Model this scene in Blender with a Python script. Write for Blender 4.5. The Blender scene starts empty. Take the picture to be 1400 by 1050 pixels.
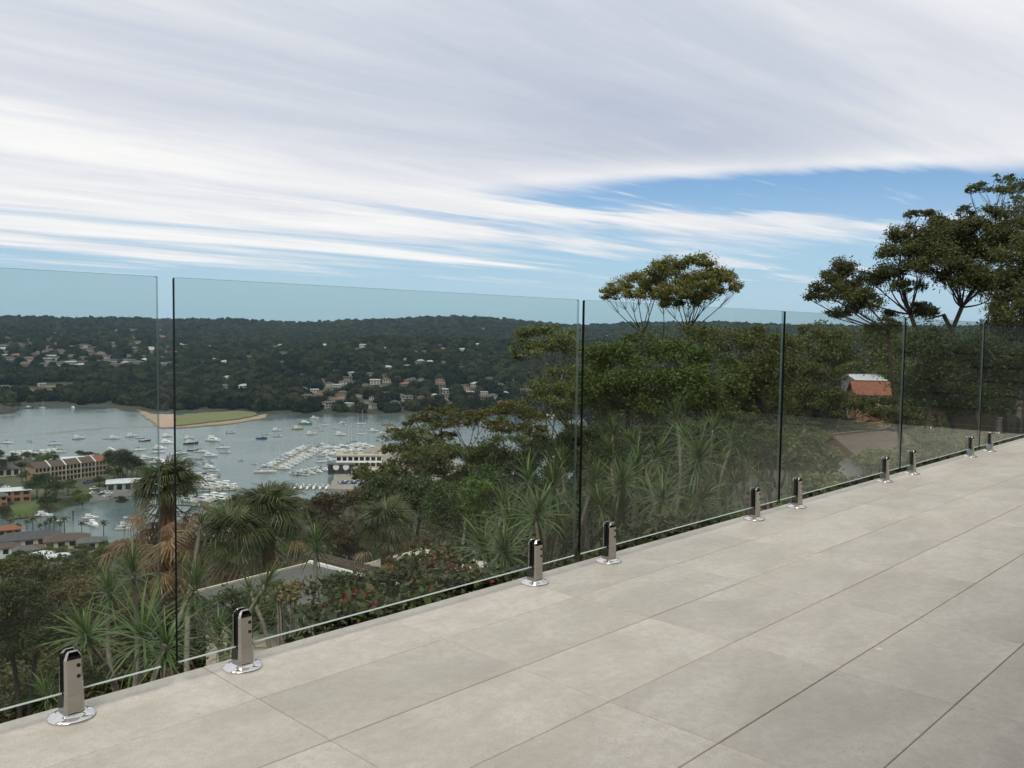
import bpy, bmesh, math, random
import numpy as np
from mathutils import Vector, Matrix, Euler

random.seed(7)
rng = np.random.default_rng(7)
SC = bpy.context.scene
COL = SC.collection
R = math.radians

# ------------------------------------------------------------------ camera
# world: +X runs along the glass fence, +Y points out over the bay, deck top is z = 0
FPX, PITCH, ROLL, YAW = 1204.5, R(3.412), R(0.783), R(43.93)
CAMZ = 0.895
_fw = Vector((math.cos(YAW) * math.cos(PITCH), math.sin(YAW) * math.cos(PITCH), -math.sin(PITCH)))
_rt = Vector((math.sin(YAW), -math.cos(YAW), 0))
_up = _rt.cross(_fw)
CR = math.cos(ROLL) * _rt + math.sin(ROLL) * _up
CU = math.cos(ROLL) * _up - math.sin(ROLL) * _rt
cam_d = bpy.data.cameras.new('camera')
cam = bpy.data.objects.new('camera', cam_d)
COL.objects.link(cam)
cam_d.sensor_width = 36
cam_d.lens = 36 * FPX / 1400
cam_d.clip_start = 0.05
cam_d.clip_end = 20000
M = Matrix((CR, CU, -_fw)).transposed().to_4x4()
M.translation = (0, 0, CAMZ)
cam.matrix_world = M
SC.camera = cam


def ray(x, y):
    return _fw + CR * ((x - 700) / FPX) - CU * ((y - 525) / FPX)


def P(x, y, r):
    """point on the line of sight of photo pixel (x, y) at horizontal distance r"""
    d = ray(x, y)
    return Vector((0, 0, CAMZ)) + d * (r / math.hypot(d.x, d.y))


def ZP(x, y, z):
    """point where the line of sight of pixel (x, y) meets height z"""
    d = ray(x, y)
    return Vector((0, 0, CAMZ)) + d * ((z - CAMZ) / d.z)


# ------------------------------------------------------------------ world, sun, exposure
SUN_EL, SUN_AZ = 57, 215          # azimuth: degrees from +X towards +Y, where the light comes from
world = bpy.data.worlds.new('World')
SC.world = world
world.use_nodes = True
wn, wl = world.node_tree.nodes, world.node_tree.links
wn.clear()


class NT:
    """small helper to write node graphs"""
    def __init__(s, nodes, links):
        s.n, s.l = nodes, links

    def add(s, t, ins=None, **kw):
        n = s.n.new(t)
        for k, v in kw.items():
            setattr(n, k, v)
        for k, v in (ins or {}).items():
            if isinstance(v, bpy.types.NodeSocket):
                s.l.new(v, n.inputs[k])
            else:
                n.inputs[k].default_value = v
        return n

    def m(s, op, a, b=None, c=None, clamp=False):
        n = s.n.new('ShaderNodeMath')
        n.operation = op
        n.use_clamp = clamp
        for i, v in enumerate((a, b, c)):
            if v is None:
                continue
            if isinstance(v, bpy.types.NodeSocket):
                s.l.new(v, n.inputs[i])
            else:
                n.inputs[i].default_value = v
        return n.outputs[0]

    def vm(s, op, a, b=None):
        n = s.n.new('ShaderNodeVectorMath')
        n.operation = op
        for i, v in enumerate((a, b)):
            if v is None:
                continue
            if isinstance(v, bpy.types.NodeSocket):
                s.l.new(v, n.inputs[i])
            else:
                n.inputs[i].default_value = v
        return n.outputs['Value'] if op in ('DOT_PRODUCT', 'LENGTH') else n.outputs[0]

    def ss(s, x, a, b):
        return s.add('ShaderNodeMapRange', {0: x, 1: a, 2: b, 3: 0.0, 4: 1.0}, interpolation_type='SMOOTHSTEP').outputs[0]

    def mix(s, f, a, b):
        n = s.n.new('ShaderNodeMix')
        n.data_type = 'RGBA'
        for i, v in ((0, f), (6, a), (7, b)):
            if isinstance(v, bpy.types.NodeSocket):
                s.l.new(v, n.inputs[i])
            else:
                n.inputs[i].default_value = v if i == 0 or len(v) == 4 else (*v, 1)
        return n.outputs[2]

    def noise(s, vec, scale, detail=4, rough=.5, dist=0.0):
        n = s.add('ShaderNodeTexNoise', {'Scale': scale, 'Detail': detail, 'Roughness': rough, 'Distortion': dist})
        if vec is not None:
            s.l.new(vec, n.inputs['Vector'])
        return n.outputs['Fac']


def build_world():
    g = NT(wn, wl)
    sky = g.add('ShaderNodeTexSky', sky_type='NISHITA')
    sky.sun_disc = False
    sky.sun_elevation = R(SUN_EL)
    # Blender: rotation 0 puts the sun at +Y, positive turns it clockwise
    sky.sun_rotation = R(90 - SUN_AZ) % (2 * math.pi)
    sky.altitude = 100
    sky.air_density = 1.0
    sky.dust_density = 0.0
    sky.ozone_density = 3.5
    d = g.add('ShaderNodeTexCoord').outputs['Generated']
    sep = g.add('ShaderNodeSeparateXYZ', {0: d})
    z = g.m('MAXIMUM', sep.outputs[2], 0.0)
    zz = g.m('ADD', z, 0.035)
    # direction projected on a flat cloud layer
    px = g.m('DIVIDE', sep.outputs[0], zz)
    py = g.m('DIVIDE', sep.outputs[1], zz)
    # streets of cloud run along azimuth 34 degrees
    a = R(STREAK)
    along = g.m('ADD', g.m('MULTIPLY', px, math.cos(a)), g.m('MULTIPLY', py, math.sin(a)))
    across = g.m('SUBTRACT', g.m('MULTIPLY', py, math.cos(a)), g.m('MULTIPLY', px, math.sin(a)))
    pv = g.add('ShaderNodeCombineXYZ', {0: g.m('MULTIPLY', along, 0.22), 1: across, 2: 3.7}).outputs[0]
    pv2 = g.add('ShaderNodeCombineXYZ', {0: g.m('MULTIPLY', along, 0.5), 1: across, 2: 6.4}).outputs[0]
    n_edge = g.noise(pv, 0.55, 8, .60, .7)
    n_fine = g.noise(pv, 1.5, 8, .64, .5)
    pv3 = g.add('ShaderNodeCombineXYZ', {0: g.m('MULTIPLY', along, 0.2), 1: across, 2: 21.6}).outputs[0]
    n_str = g.noise(pv3, 2.6, 7, .62, .35)          # thin parallel streaks
    n_low = g.noise(pv2, 0.26, 5, .5, .3)
    rad = g.m('SQRT', g.m('ADD', g.m('MULTIPLY', px, px), g.m('MULTIPLY', py, py)))
    s = g.m('ADD', g.m('MULTIPLY', sep.outputs[0], -math.sin(YAW)), g.m('MULTIPLY', sep.outputs[1], math.cos(YAW)))
    edge = g.m('ADD', g.m('ADD', EDGE0, g.m('MULTIPLY', s, EDGE1)), g.m('MULTIPLY', g.m('MULTIPLY', s, s), EDGE2))
    edge = g.m('MAXIMUM', edge, 3.0)
    t = g.m('DIVIDE', g.m('SUBTRACT', edge, rad), edge)            # >0 inside the cloud sheet
    t = g.m('ADD', t, g.m('MULTIPLY', g.m('SUBTRACT', n_edge, 0.5), 1.3))
    t = g.m('ADD', t, g.m('MULTIPLY', g.m('SUBTRACT', n_str, 0.5), 0.55))
    # a long gap of blue between two sheets of cloud
    gc, gd = ZPX(GAPC), (Vector(ZPX((GAPC[0] + 210, GAPC[1]))) - Vector(ZPX((GAPC[0] - 390, GAPC[1] - 4)))).normalized()
    gx, gy = g.m('SUBTRACT', px, gc[0]), g.m('SUBTRACT', py, gc[1])
    g1 = g.m('ADD', g.m('MULTIPLY', gx, gd[0]), g.m('MULTIPLY', gy, gd[1]))
    g2 = g.m('SUBTRACT', g.m('MULTIPLY', gy, gd[0]), g.m('MULTIPLY', gx, gd[1]))
    g2 = g.m('ADD', g2, g.m('MULTIPLY', g.m('SUBTRACT', n_edge, 0.5), 2.4))
    g2 = g.m('ADD', g2, g.m('MULTIPLY', g.m('SUBTRACT', n_str, 0.5), 0.9))
    gap = g.m('POWER', 2.718, g.m('MULTIPLY', g.m('ADD', g.m('MULTIPLY', g.m('MULTIPLY', g1, g1), GAPS[0]), g.m('MULTIPLY', g.m('MULTIPLY', g2, g2), GAPS[1])), -1.0))
    t = g.m('SUBTRACT', t, g.m('MULTIPLY', gap, 1.15))
    mask = g.ss(t, -0.10, 0.28)
    # stray streaks in the blue beyond the edge of the sheet
    veil = g.m('MULTIPLY', g.ss(g.m('ADD', g.m('MULTIPLY', n_str, .6), g.m('MULTIPLY', n_edge, .5)), 0.575, 0.66), 0.9)
    mask = g.m('MAXIMUM', mask, g.m('MULTIPLY', veil, g.ss(sep.outputs[2], 0.035, 0.09)))
    # grey bellies of the thick part of the sheet
    c0 = ZPN(DARKC)
    dx = g.m('SUBTRACT', along, c0[0])
    dy = g.m('SUBTRACT', across, c0[1])
    blob = g.m('POWER', 2.718, g.m('MULTIPLY', g.m('ADD', g.m('MULTIPLY', g.m('MULTIPLY', dx, dx), DARKS[0]), g.m('MULTIPLY', g.m('MULTIPLY', dy, dy), DARKS[1])), -1.0))
    dk = g.m('ADD', g.m('MULTIPLY', g.m('SUBTRACT', n_low, 0.55), 1.8), g.m('MULTIPLY', blob, 1.15))
    dk = g.m('ADD', dk, g.m('MULTIPLY', g.m('SUBTRACT', n_fine, 0.5), -0.6))
    dk = g.m('ADD', dk, g.m('MULTIPLY', g.m('SUBTRACT', n_str, 0.5), -0.35))
    dk = g.m('MULTIPLY', g.ss(dk, -0.1, 1.25), g.ss(t, 0.15, 0.6))
    shade = g.m('ADD', g.m('MULTIPLY', n_fine, .45), g.m('ADD', g.m('MULTIPLY', n_str, .15), g.m('MULTIPLY', n_edge, .4)))
    bright = g.mix(g.ss(shade, 0.38, 0.62), CLOUD_A, CLOUD_B)
    cloud = g.mix(dk, bright, CLOUD_D)
    skyc = g.add('ShaderNodeHueSaturation', {'Saturation': 1.0, 'Value': SKYV, 'Color': sky.outputs[0]}).outputs[0]
    skyc = g.vm('MULTIPLY', skyc, (.78, .93, 1.08))
    # moist air low over the horizon
    skyc = g.mix(g.m('SUBTRACT', 1.0, g.ss(sep.outputs[2], -0.02, 0.22)), skyc, (3.35, 4.75, 5.75, 1))
    col = g.mix(mask, skyc, cloud)
    bg = g.add('ShaderNodeBackground', {'Color': col, 'Strength': 0.10})
    out = g.add('ShaderNodeOutputWorld')
    wl.new(bg.outputs[0], out.inputs['Surface'])


STREAK = -6
EDGE0, EDGE1, EDGE2 = 8.6, 2.6, -2.0
GAPC, GAPS = (1290, 266), (.26, 3.2)
DARKC, DARKS = (930, 190), (.03, .60)
SKYV = 0.74
CLOUD_A, CLOUD_B, CLOUD_D = (5.7, 5.85, 6.3, 1), (7.5, 7.45, 7.3, 1), (3.6, 4.05, 5.0, 1)


def ZPX(pxy):
    d = ray(*pxy).normalized()
    return d.x / (d.z + .035), d.y / (d.z + .035)


def ZPN(pxy):
    d = ray(*pxy).normalized()
    x, y = d.x / (d.z + .035), d.y / (d.z + .035)
    a = R(STREAK)
    return x * math.cos(a) + y * math.sin(a), y * math.cos(a) - x * math.sin(a)


build_world()

sun_d = bpy.data.lights.new('sun', 'SUN')
sun_d.energy = 1.5
sun_d.angle = R(20)
sun_d.color = (1.0, 0.95, 0.86)
sun = bpy.data.objects.new('sun', sun_d)
COL.objects.link(sun)
sd = Vector((math.cos(R(SUN_AZ)) * math.cos(R(SUN_EL)), math.sin(R(SUN_AZ)) * math.cos(R(SUN_EL)), math.sin(R(SUN_EL))))
sun.rotation_euler = sd.to_track_quat('Z', 'Y').to_euler()
sun.location = (0, 0, 30)

SC.view_settings.view_transform = 'Standard'
SC.view_settings.look = 'None'
SC.view_settings.exposure = 0.4
SC.view_settings.gamma = 1.0
SC.view_settings.use_curve_mapping = False
SC.render.engine = 'CYCLES'
SC.cycles.use_denoising = True
SC.cycles.max_bounces = 8
SC.cycles.transparent_max_bounces = 16
SC.cycles.diffuse_bounces = 3
SC.cycles.sample_clamp_indirect = 6

# ------------------------------------------------------------------ materials
MATS = {}


def mk(name, c1, c2=None, scale=4.0, rough=.6, metal=0.0, bump=0.0, bscale=None, rand=0.0, spec=.5, stretch=None, detail=5, coord='Object'):
    """principled material: two colours mixed by noise, optional bump and per-object brightness"""
    if name in MATS:
        return MATS[name]
    m = bpy.data.materials.new(name)
    m.use_nodes = True
    t = m.node_tree
    g = NT(t.nodes, t.links)
    b = t.nodes['Principled BSDF']
    b.inputs['Roughness'].default_value = rough
    b.inputs['Metallic'].default_value = metal
    b.inputs['Specular IOR Level'].default_value = spec
    vec = g.add('ShaderNodeTexCoord').outputs[coord] if coord != 'World' else g.add('ShaderNodeNewGeometry').outputs['Position']
    if stretch:
        vec = g.vm('MULTIPLY', vec, stretch)
    c2 = c2 or tuple(v * .8 for v in c1)
    n = g.noise(vec, scale, detail, .55)
    col = g.mix(g.ss(n, .3, .7), c1, c2)
    if rand:
        oi = g.add('ShaderNodeObjectInfo').outputs['Random']
        v = g.m('ADD', g.m('MULTIPLY', oi, 2 * rand), 1 - rand)
        col = g.add('ShaderNodeHueSaturation', {'Value': v, 'Color': col}).outputs[0]
    t.links.new(col, b.inputs['Base Color'])
    if bump:
        nb = g.noise(vec, bscale or scale * 6, 4, .6)
        bn = g.add('ShaderNodeBump', {'Strength': bump, 'Distance': .02, 'Height': nb})
        t.links.new(bn.outputs[0], b.inputs['Normal'])
    MATS[name] = m
    return m


def leafmat(name, ca, cb, cc, nscale=.5, trans=.25, rough=.55, per_obj=.28):
    """foliage: colour by leaf (mesh island), by patch and by plant; a little light passes through"""
    if name in MATS:
        return MATS[name]
    m = bpy.data.materials.new(name)
    m.use_nodes = True
    t = m.node_tree
    g = NT(t.nodes, t.links)
    b = t.nodes['Principled BSDF']
    b.inputs['Roughness'].default_value = rough
    b.inputs['Specular IOR Level'].default_value = .35
    isl = g.add('ShaderNodeNewGeometry').outputs['Random Per Island']
    n = g.noise(g.add('ShaderNodeTexCoord').outputs['Object'], nscale, 3, .5)
    f = g.m('ADD', g.m('MULTIPLY', isl, .65), g.m('MULTIPLY', n, .6), clamp=True)
    col = g.mix(g.ss(f, .15, .6), ca, cb)
    col = g.mix(g.ss(f, .62, 1.0), col, cc)
    oi = g.add('ShaderNodeObjectInfo').outputs['Random']
    col = g.add('ShaderNodeHueSaturation', {'Hue': g.m('ADD', .5, g.m('MULTIPLY', g.m('SUBTRACT', oi, .5), .03)), 'Value': g.m('ADD', 1 - per_obj, g.m('MULTIPLY', oi, 2 * per_obj)), 'Color': col}).outputs[0]
    t.links.new(col, b.inputs['Base Color'])
    tr = g.add('ShaderNodeBsdfTranslucent', {'Color': col})
    mx = g.add('ShaderNodeMixShader', {0: trans, 1: b.outputs[0], 2: tr.outputs[0]})
    t.links.new(mx.outputs[0], t.nodes['Material Output'].inputs['Surface'])
    MATS[name] = m
    return m


# ------------------------------------------------------------------ mesh helpers
class MB:
    """collects simple shapes into one mesh"""
    def __init__(s):
        s.v, s.f, s.mi = [], [], []

    def add(s, vs, fs, mi=0):
        o = len(s.v)
        s.v += [tuple(v) for v in vs]
        s.f += [tuple(i + o for i in f) for f in fs]
        s.mi += [mi] * len(fs)
        return s

    def box(s, x0, x1, y0, y1, z0, z1, mi=0):
        vs = [(x, y, z) for z in (z0, z1) for y in (y0, y1) for x in (x0, x1)]
        return s.add(vs, [(0, 2, 3, 1), (4, 5, 7, 6), (0, 1, 5, 4), (2, 6, 7, 3), (0, 4, 6, 2), (1, 3, 7, 5)], mi)

    def loft(s, rings, cap=True, mi=0, closed=True):
        n = len(rings[0])
        vs = [p for r in rings for p in r]
        fs = []
        for k in range(len(rings) - 1):
            for i in range(n if closed else n - 1):
                j = (i + 1) % n
                fs.append((k * n + i, k * n + j, (k + 1) * n + j, (k + 1) * n + i))
        if cap:
            fs.append(tuple(reversed(range(n))))
            fs.append(tuple(range((len(rings) - 1) * n, len(rings) * n)))
        return s.add(vs, fs, mi)

    def tube(s, pts, rad, n=6, cap=True, mi=0):
        pts = [Vector(p) for p in pts]
        rings = []
        ref = Vector((.31, .17, .93))
        for i, p in enumerate(pts):
            d = (pts[min(i + 1, len(pts) - 1)] - pts[max(i - 1, 0)]).normalized()
            a = d.cross(ref)
            if a.length < .05:
                a = d.cross(Vector((1, 0, 0)))
            a.normalize()
            b = d.cross(a)
            rr = rad[i] if hasattr(rad, '__len__') else rad
            rings.append([p + (a * math.cos(2 * math.pi * k / n) + b * math.sin(2 * math.pi * k / n)) * rr for k in range(n)])
        return s.loft(rings, cap, mi)

    def lathe(s, prof, n=24, mi=0, c=(0, 0)):
        rings = [[(c[0] + r * math.cos(2 * math.pi * k / n), c[1] + r * math.sin(2 * math.pi * k / n), z) for k in range(n)] for r, z in prof]
        return s.loft(rings, True, mi)

    def prism(s, poly, z0, z1, mi=0):
        n = len(poly)
        vs = [(p[0], p[1], z0) for p in poly] + [(p[0], p[1], z1) for p in poly]
        fs = [tuple(reversed(range(n))), tuple(range(n, 2 * n))] + [(i, (i + 1) % n, n + (i + 1) % n, n + i) for i in range(n)]
        return s.add(vs, fs, mi)

    def mesh(s, name, mats, smooth=False, fixn=True):
        me = bpy.data.meshes.new(name)
        me.from_pydata(s.v, [], s.f)
        for m in (mats if isinstance(mats, (list, tuple)) else [mats]):
            me.materials.append(m)
        if any(s.mi):
            me.polygons.foreach_set('material_index', s.mi)
        if smooth:
            me.polygons.foreach_set('use_smooth', [True] * len(s.f))
        if fixn:
            bm = bmesh.new()
            bm.from_mesh(me)
            bmesh.ops.recalc_face_normals(bm, faces=bm.faces)
            bm.to_mesh(me)
            bm.free()
        me.update()
        return me

    def obj(s, name, mats, parent=None, smooth=False, fixn=True):
        return link(name, s.mesh(name, mats, smooth, fixn), parent)


def link(name, me, parent=None, loc=None, rot=None, scale=None):
    o = bpy.data.objects.new(name, me)
    COL.objects.link(o)
    if parent:
        o.parent = parent
    if loc is not None:
        o.location = loc
    if rot is not None:
        o.rotation_euler = rot
    if scale is not None:
        o.scale = scale if hasattr(scale, '__len__') else (scale,) * 3
    return o


def npmesh(name, V, F, mats, smooth=False):
    """mesh from numpy arrays, all faces with the same number of corners"""
    V = np.asarray(V, np.float32)
    F = np.asarray(F, np.int32)
    me = bpy.data.meshes.new(name)
    me.vertices.add(len(V))
    me.vertices.foreach_set('co', V.ravel())
    me.loops.add(F.size)
    me.loops.foreach_set('vertex_index', F.ravel())
    me.polygons.add(len(F))
    me.polygons.foreach_set('loop_start', np.arange(0, F.size, F.shape[1], dtype=np.int32))
    me.polygons.foreach_set('loop_total', np.full(len(F), F.shape[1], np.int32))
    if smooth:
        me.polygons.foreach_set('use_smooth', np.ones(len(F), bool))
    for m in (mats if isinstance(mats, (list, tuple)) else [mats]):
        me.materials.append(m)
    me.update(calc_edges=True)
    me.validate()
    return me


def tag(o, label=None, cat=None, group=None, kind=None):
    if label:
        o['label'] = label
    if cat:
        o['category'] = cat
    if group:
        o['group'] = group
    if kind:
        o['kind'] = kind
    return o


def thing(name, label, cat, loc=(0, 0, 0), rz=0, group=None, scale=1):
    o = link(name, None, None, loc, (0, 0, rz), scale)
    o.empty_display_size = .2
    return tag(o, label, cat, group)


def copy_tree(o, parent=None):
    c = o.copy()
    COL.objects.link(c)
    c.parent = parent
    for ch in o.children:
        copy_tree(ch, c)
    return c


def setmat(o, m):
    o.material_slots[0].link = 'OBJECT'
    o.material_slots[0].material = m


def unit(v):
    return v / np.maximum(np.linalg.norm(v, axis=-1, keepdims=True), 1e-9)


def leaf_quads(C, L, W, droop=.3, upbias=0.0, g=None):
    """one rhombic leaf at every centre in C; L, W may be arrays"""
    g = g or rng
    n = len(C)
    d = unit(g.normal(size=(n, 3)) * np.array([1, 1, .7]) + np.array([0, 0, upbias - droop]))
    s = unit(np.cross(d, g.normal(size=(n, 3)) * .8 + np.array([0, 0, .8])))        # blades lie more flat than upright
    k = g.uniform(.7, 1.3, (n, 1))
    L = np.broadcast_to(np.asarray(L, float).reshape(-1, 1), (n, 1)) * k
    W = np.broadcast_to(np.asarray(W, float).reshape(-1, 1), (n, 1)) * k
    V = np.stack([C - d * L * .5, C + s * W * .5 - d * L * .05, C + d * L * .5, C - s * W * .5 - d * L * .05], 1).reshape(-1, 3)
    F = np.arange(4 * n).reshape(n, 4)
    return V, F


def clump_points(c, rad, n, nsub, g=None, shell=.45, sub=.40):
    """points for leaves: tufts spread through a flattened ellipsoid, thicker at its top and rim"""
    g = g or rng
    u = unit(g.normal(size=(nsub, 3)))
    u[:, 2] = np.abs(u[:, 2]) * 1.0 - .35 * g.random(nsub)
    u = unit(u) * (shell + (1 - shell) * g.random((nsub, 1)) ** .5)
    rad = np.asarray(rad, float)
    sc = np.asarray(c, float) + u * rad * .9
    idx = g.integers(0, nsub, n)
    off = g.normal(size=(n, 3)) * sub * rad * np.array([1, 1, .75]) * .62
    off *= g.uniform(.5, 1.15, (nsub, 1))[idx]
    return sc[idx] + off, sc


def bez(a, b, bend, n=6):
    a, b = Vector(a), Vector(b)
    m = (a + b) * .5 + Vector(bend)
    return [a * (1 - t) ** 2 + m * 2 * t * (1 - t) + b * t * t for t in [i / (n - 1) for i in range(n)]]


# ------------------------------------------------------------------ terrain
ZW = -95.0                       # water level: the terrace stands high above the bay
_cols = [-500, 0, 250, 420, 520, 640, 780, 920, 1060, 1250, 1900]
RID = [(-500, 9), (0, 8), (70, 10), (200, 7), (330, 9), (420, 7.5), (480, 10), (545, 15), (600, 14), (640, 17), (700, 14), (790, 10), (860, 11), (930, 12), (1075, 10), (1150, 9), (1900, 9)]
NEARL = [(3, -2.9), (5, -3.1), (8, -4.2), (15, -7.5), (30, -14), (60, -26), (120, -46), (250, -74), (365, -91), (410, -94)]
NEARC = [(3, -2.9), (5, -3.1), (8, -4.0), (15, -6.0), (30, -11), (60, -20), (120, -38), (250, -66), (420, -88)]
NEARR = [(3, -2.9), (5, -3.0), (8, -3.5), (15, -4.6), (30, -7.4), (60, -10.5), (120, -17), (250, -30)]


def _prof(x):
    rid = CAMZ + 3500 * np.interp(x, *zip(*RID)) / FPX - 9
    if x <= 420:
        sh = {-500: 1150, 0: 1175, 250: 1060, 420: 1015}[x]
        near = NEARL + [(425 if x < 400 else 470, -95.3), (470 if x < 400 else 520, -99)]
        far = [(sh - 40, -99), (sh, -95.2), (sh + 15, -93.8), (1330, -91), (1500, -80), (2000, -58), (2600, -28), (3200, rid - 30), (3500, rid), (4300, rid - 70), (6300, rid - 120)]
        if x == 420:
            far = [(sh - 40, -99), (sh, -95.2), (sh + 15, -93.5), (1200, -84), (1500, -62), (1800, -46), (2200, -55), (2600, -30), (3200, rid - 30), (3500, rid), (4300, rid - 70), (6300, rid - 120)]
    elif x <= 780:
        near = (NEARL if x == 520 else NEARC)[:-1] + [(520, -94), (560, -95.4), (600, -99)]
        far = [(960, -99), (1005, -95.2), (1020, -93.5), (1200, -75), (1500, -45), (1750, -25), (2100, -45), (2600, -28), (3200, rid - 26), (3500, rid), (4300, rid - 70), (6300, rid - 120)]
    else:
        near = NEARR
        far = [(500, -52), (900, -60), (1300, -56), (2000, -38), (2800, -6), (3200, rid - 20), (3500, rid), (4300, rid - 70), (6300, rid - 120)]
        if x == 920:
            near = NEARR[:4] + [(30, -9), (60, -14), (120, -25), (250, -44)]
    p = near + far
    return np.log([a for a, _ in p]), np.array([b for _, b in p])


_PROFS = [_prof(x) for x in _cols]
PEN = [(-260, 632), (60, 632), (120, 628), (175, 634), (203, 645), (206, 660), (196, 667), (174, 678), (150, 682), (124, 684), (100, 690), (78, 698), (40, 705), (-20, 712), (-260, 716)]
ISL = [(-200, 548), (5, 549), (22, 553), (28, 559), (20, 565), (-20, 568), (-200, 572)]
SAND = [(186, 560), (196, 562), (206, 566), (240, 566), (240, 583), (222, 584.5), (214, 582), (209, 576), (200, 570)]


def wpoly(px, z=ZW):
    return np.array([tuple(ZP(x, y, z))[:2] for x, y in px])


PEN_W, ISL_W, SAND_W = wpoly(PEN), wpoly(ISL), wpoly(SAND)


def sdist(X, Y, poly):
    """signed distance to a polygon, positive inside"""
    d = np.full(X.shape, 1e9)
    ins = np.zeros(X.shape, bool)
    n = len(poly)
    for i in range(n):
        x0, y0 = poly[i]
        x1, y1 = poly[(i + 1) % n]
        dx, dy = x1 - x0, y1 - y0
        t = np.clip(((X - x0) * dx + (Y - y0) * dy) / (dx * dx + dy * dy), 0, 1)
        d = np.minimum(d, np.hypot(X - x0 - t * dx, Y - y0 - t * dy))
        c = ((y0 > Y) != (y1 > Y)) & (X < (x1 - x0) * (Y - y0) / (y1 - y0 + 1e-12) + x0)
        ins ^= c
    return np.where(ins, d, -d)


def gz(X, Y):
    X, Y = np.atleast_1d(np.asarray(X, float)), np.atleast_1d(np.asarray(Y, float))
    r = np.maximum(np.hypot(X, Y), .5)
    rel = (YAW - np.arctan2(Y, X) + np.pi) % (2 * np.pi) - np.pi
    xc = np.clip(700 + FPX * np.tan(np.clip(rel, -1.0, 1.0)), -500, 1900)
    lr = np.log(r)
    Z = np.array([np.interp(lr, a, b) for a, b in _PROFS])
    i = np.clip(np.searchsorted(_cols, xc) - 1, 0, len(_cols) - 2)
    c = np.array(_cols, float)
    t = (xc - c[i]) / (c[i + 1] - c[i])
    t = t * t * (3 - 2 * t)
    k = np.arange(len(X.ravel()))
    sh = X.shape
    Zf = Z.reshape(len(_cols), -1)
    z = (Zf[i.ravel(), k] * (1 - t.ravel()) + Zf[i.ravel() + 1, k] * t.ravel()).reshape(sh)
    # behind the house the hill top runs on gently
    w = np.clip((np.abs(rel) - 1.15) / .6, 0, 1)
    back = -2.9 - 0.02 * np.maximum(r - 30, 0)
    z = z * (1 - w) + np.maximum(back, -60) * w
    # gentle lumps
    z = z + (np.sin(X * .013 + 1) * np.cos(Y * .011) * 3 + np.sin(X * .004) * np.sin(Y * .0053 + 2) * 8) * np.clip((r - 1250) / 900, 0, 1)
    for poly, top, slope in ((PEN_W, 3.2, 9.), (ISL_W, 2.5, 12.)):
        d = sdist(X, Y, poly)
        s = np.clip((d + slope * .5) / slope, 0, 1)
        z = np.where(d > -slope, np.maximum(z, ZW - 3 + (3 + top) * s * s * (3 - 2 * s)), z)
    return z


def gz1(x, y):
    return float(gz([x], [y])[0])


def hit(x, y, r0=20, r1=5500):
    """first point of the terrain on the line of sight of pixel (x, y)"""
    rr = np.geomspace(r0, r1, 900)
    d = ray(x, y)
    k = rr / math.hypot(d.x, d.y)
    X, Y, Zr = d.x * k, d.y * k, CAMZ + d.z * k
    b = np.nonzero(gz(X, Y) > Zr)[0]
    if not len(b):
        return None
    i = b[0]
    return Vector((X[i], Y[i], float(gz(X[i], Y[i])[0]))), rr[i]


M_ground = mk('forest_floor', (.030, .034, .018), (.055, .048, .030), .05, .95, coord='World', bump=.3, bscale=1.5)
az = np.concatenate([np.arctan(np.arange(-640, 1701, 7.) / FPX - 700 / FPX)])
rel_in = az
rel_out = np.linspace(az[-1], az[0] + 2 * np.pi, 60)[1:-1]
rel = np.concatenate([rel_in, rel_out])
rings = np.concatenate([np.geomspace(.6, 370, 90)[:-1], np.arange(370, 720, 6.5), np.arange(720, 960, 22.), np.arange(960, 1240, 6.), np.geomspace(1240, 6200, 90)])
AZ = YAW - rel
GX, GY = rings[:, None] * np.cos(AZ), rings[:, None] * np.sin(AZ)
GZ = gz(GX.ravel(), GY.ravel())
nr, na = len(rings), len(AZ)
Vg = np.stack([GX.ravel(), GY.ravel(), GZ], 1)
ii, jj = np.meshgrid(np.arange(nr - 1), np.arange(na), indexing='ij')
j2 = (jj + 1) % na
Fg = np.stack([ii * na + jj, ii * na + j2, (ii + 1) * na + j2, (ii + 1) * na + jj], -1).reshape(-1, 4)[:, ::-1]
ground = link('ground', npmesh('ground', Vg, Fg, M_ground, True))
tag(ground, 'dark bushy hillside and far shore around the bay', 'ground', kind='structure')


def water_mat():
    m = bpy.data.materials.new('bay_water')
    m.use_nodes = True
    t = m.node_tree
    g = NT(t.nodes, t.links)
    b = t.nodes['Principled BSDF']
    pos = g.add('ShaderNodeNewGeometry').outputs['Position']
    n = g.noise(g.vm('MULTIPLY', pos, (.006, .016, .01)), 1.0, 4, .55)
    t.links.new(g.mix(g.ss(n, .35, .65), (.085, .125, .135), (.125, .165, .165)), b.inputs['Base Color'])
    t.links.new(g.m('ADD', .10, g.m('MULTIPLY', g.ss(n, .4, .62), .16)), b.inputs['Roughness'])
    b.inputs['IOR'].default_value = 1.33
    h = g.m('ADD', g.noise(pos, .35, 4, .6), g.m('MULTIPLY', g.noise(pos, .06, 3, .5), 2.0))
    bn = g.add('ShaderNodeBump', {'Strength': .5, 'Distance': .35, 'Height': h})
    t.links.new(bn.outputs[0], b.inputs['Normal'])
    return m


wm = MB()
wc = [(-900, 200), (1600, -200), (2600, 1500), (200, 2400), (-1900, 1700)]
wm.add([(x, y, ZW) for x, y in wc], [(0, 1, 2, 3, 4)])
tag(wm.obj('water', water_mat()), 'grey green water of the sheltered bay with moored boats', 'water', kind='structure')


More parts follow.
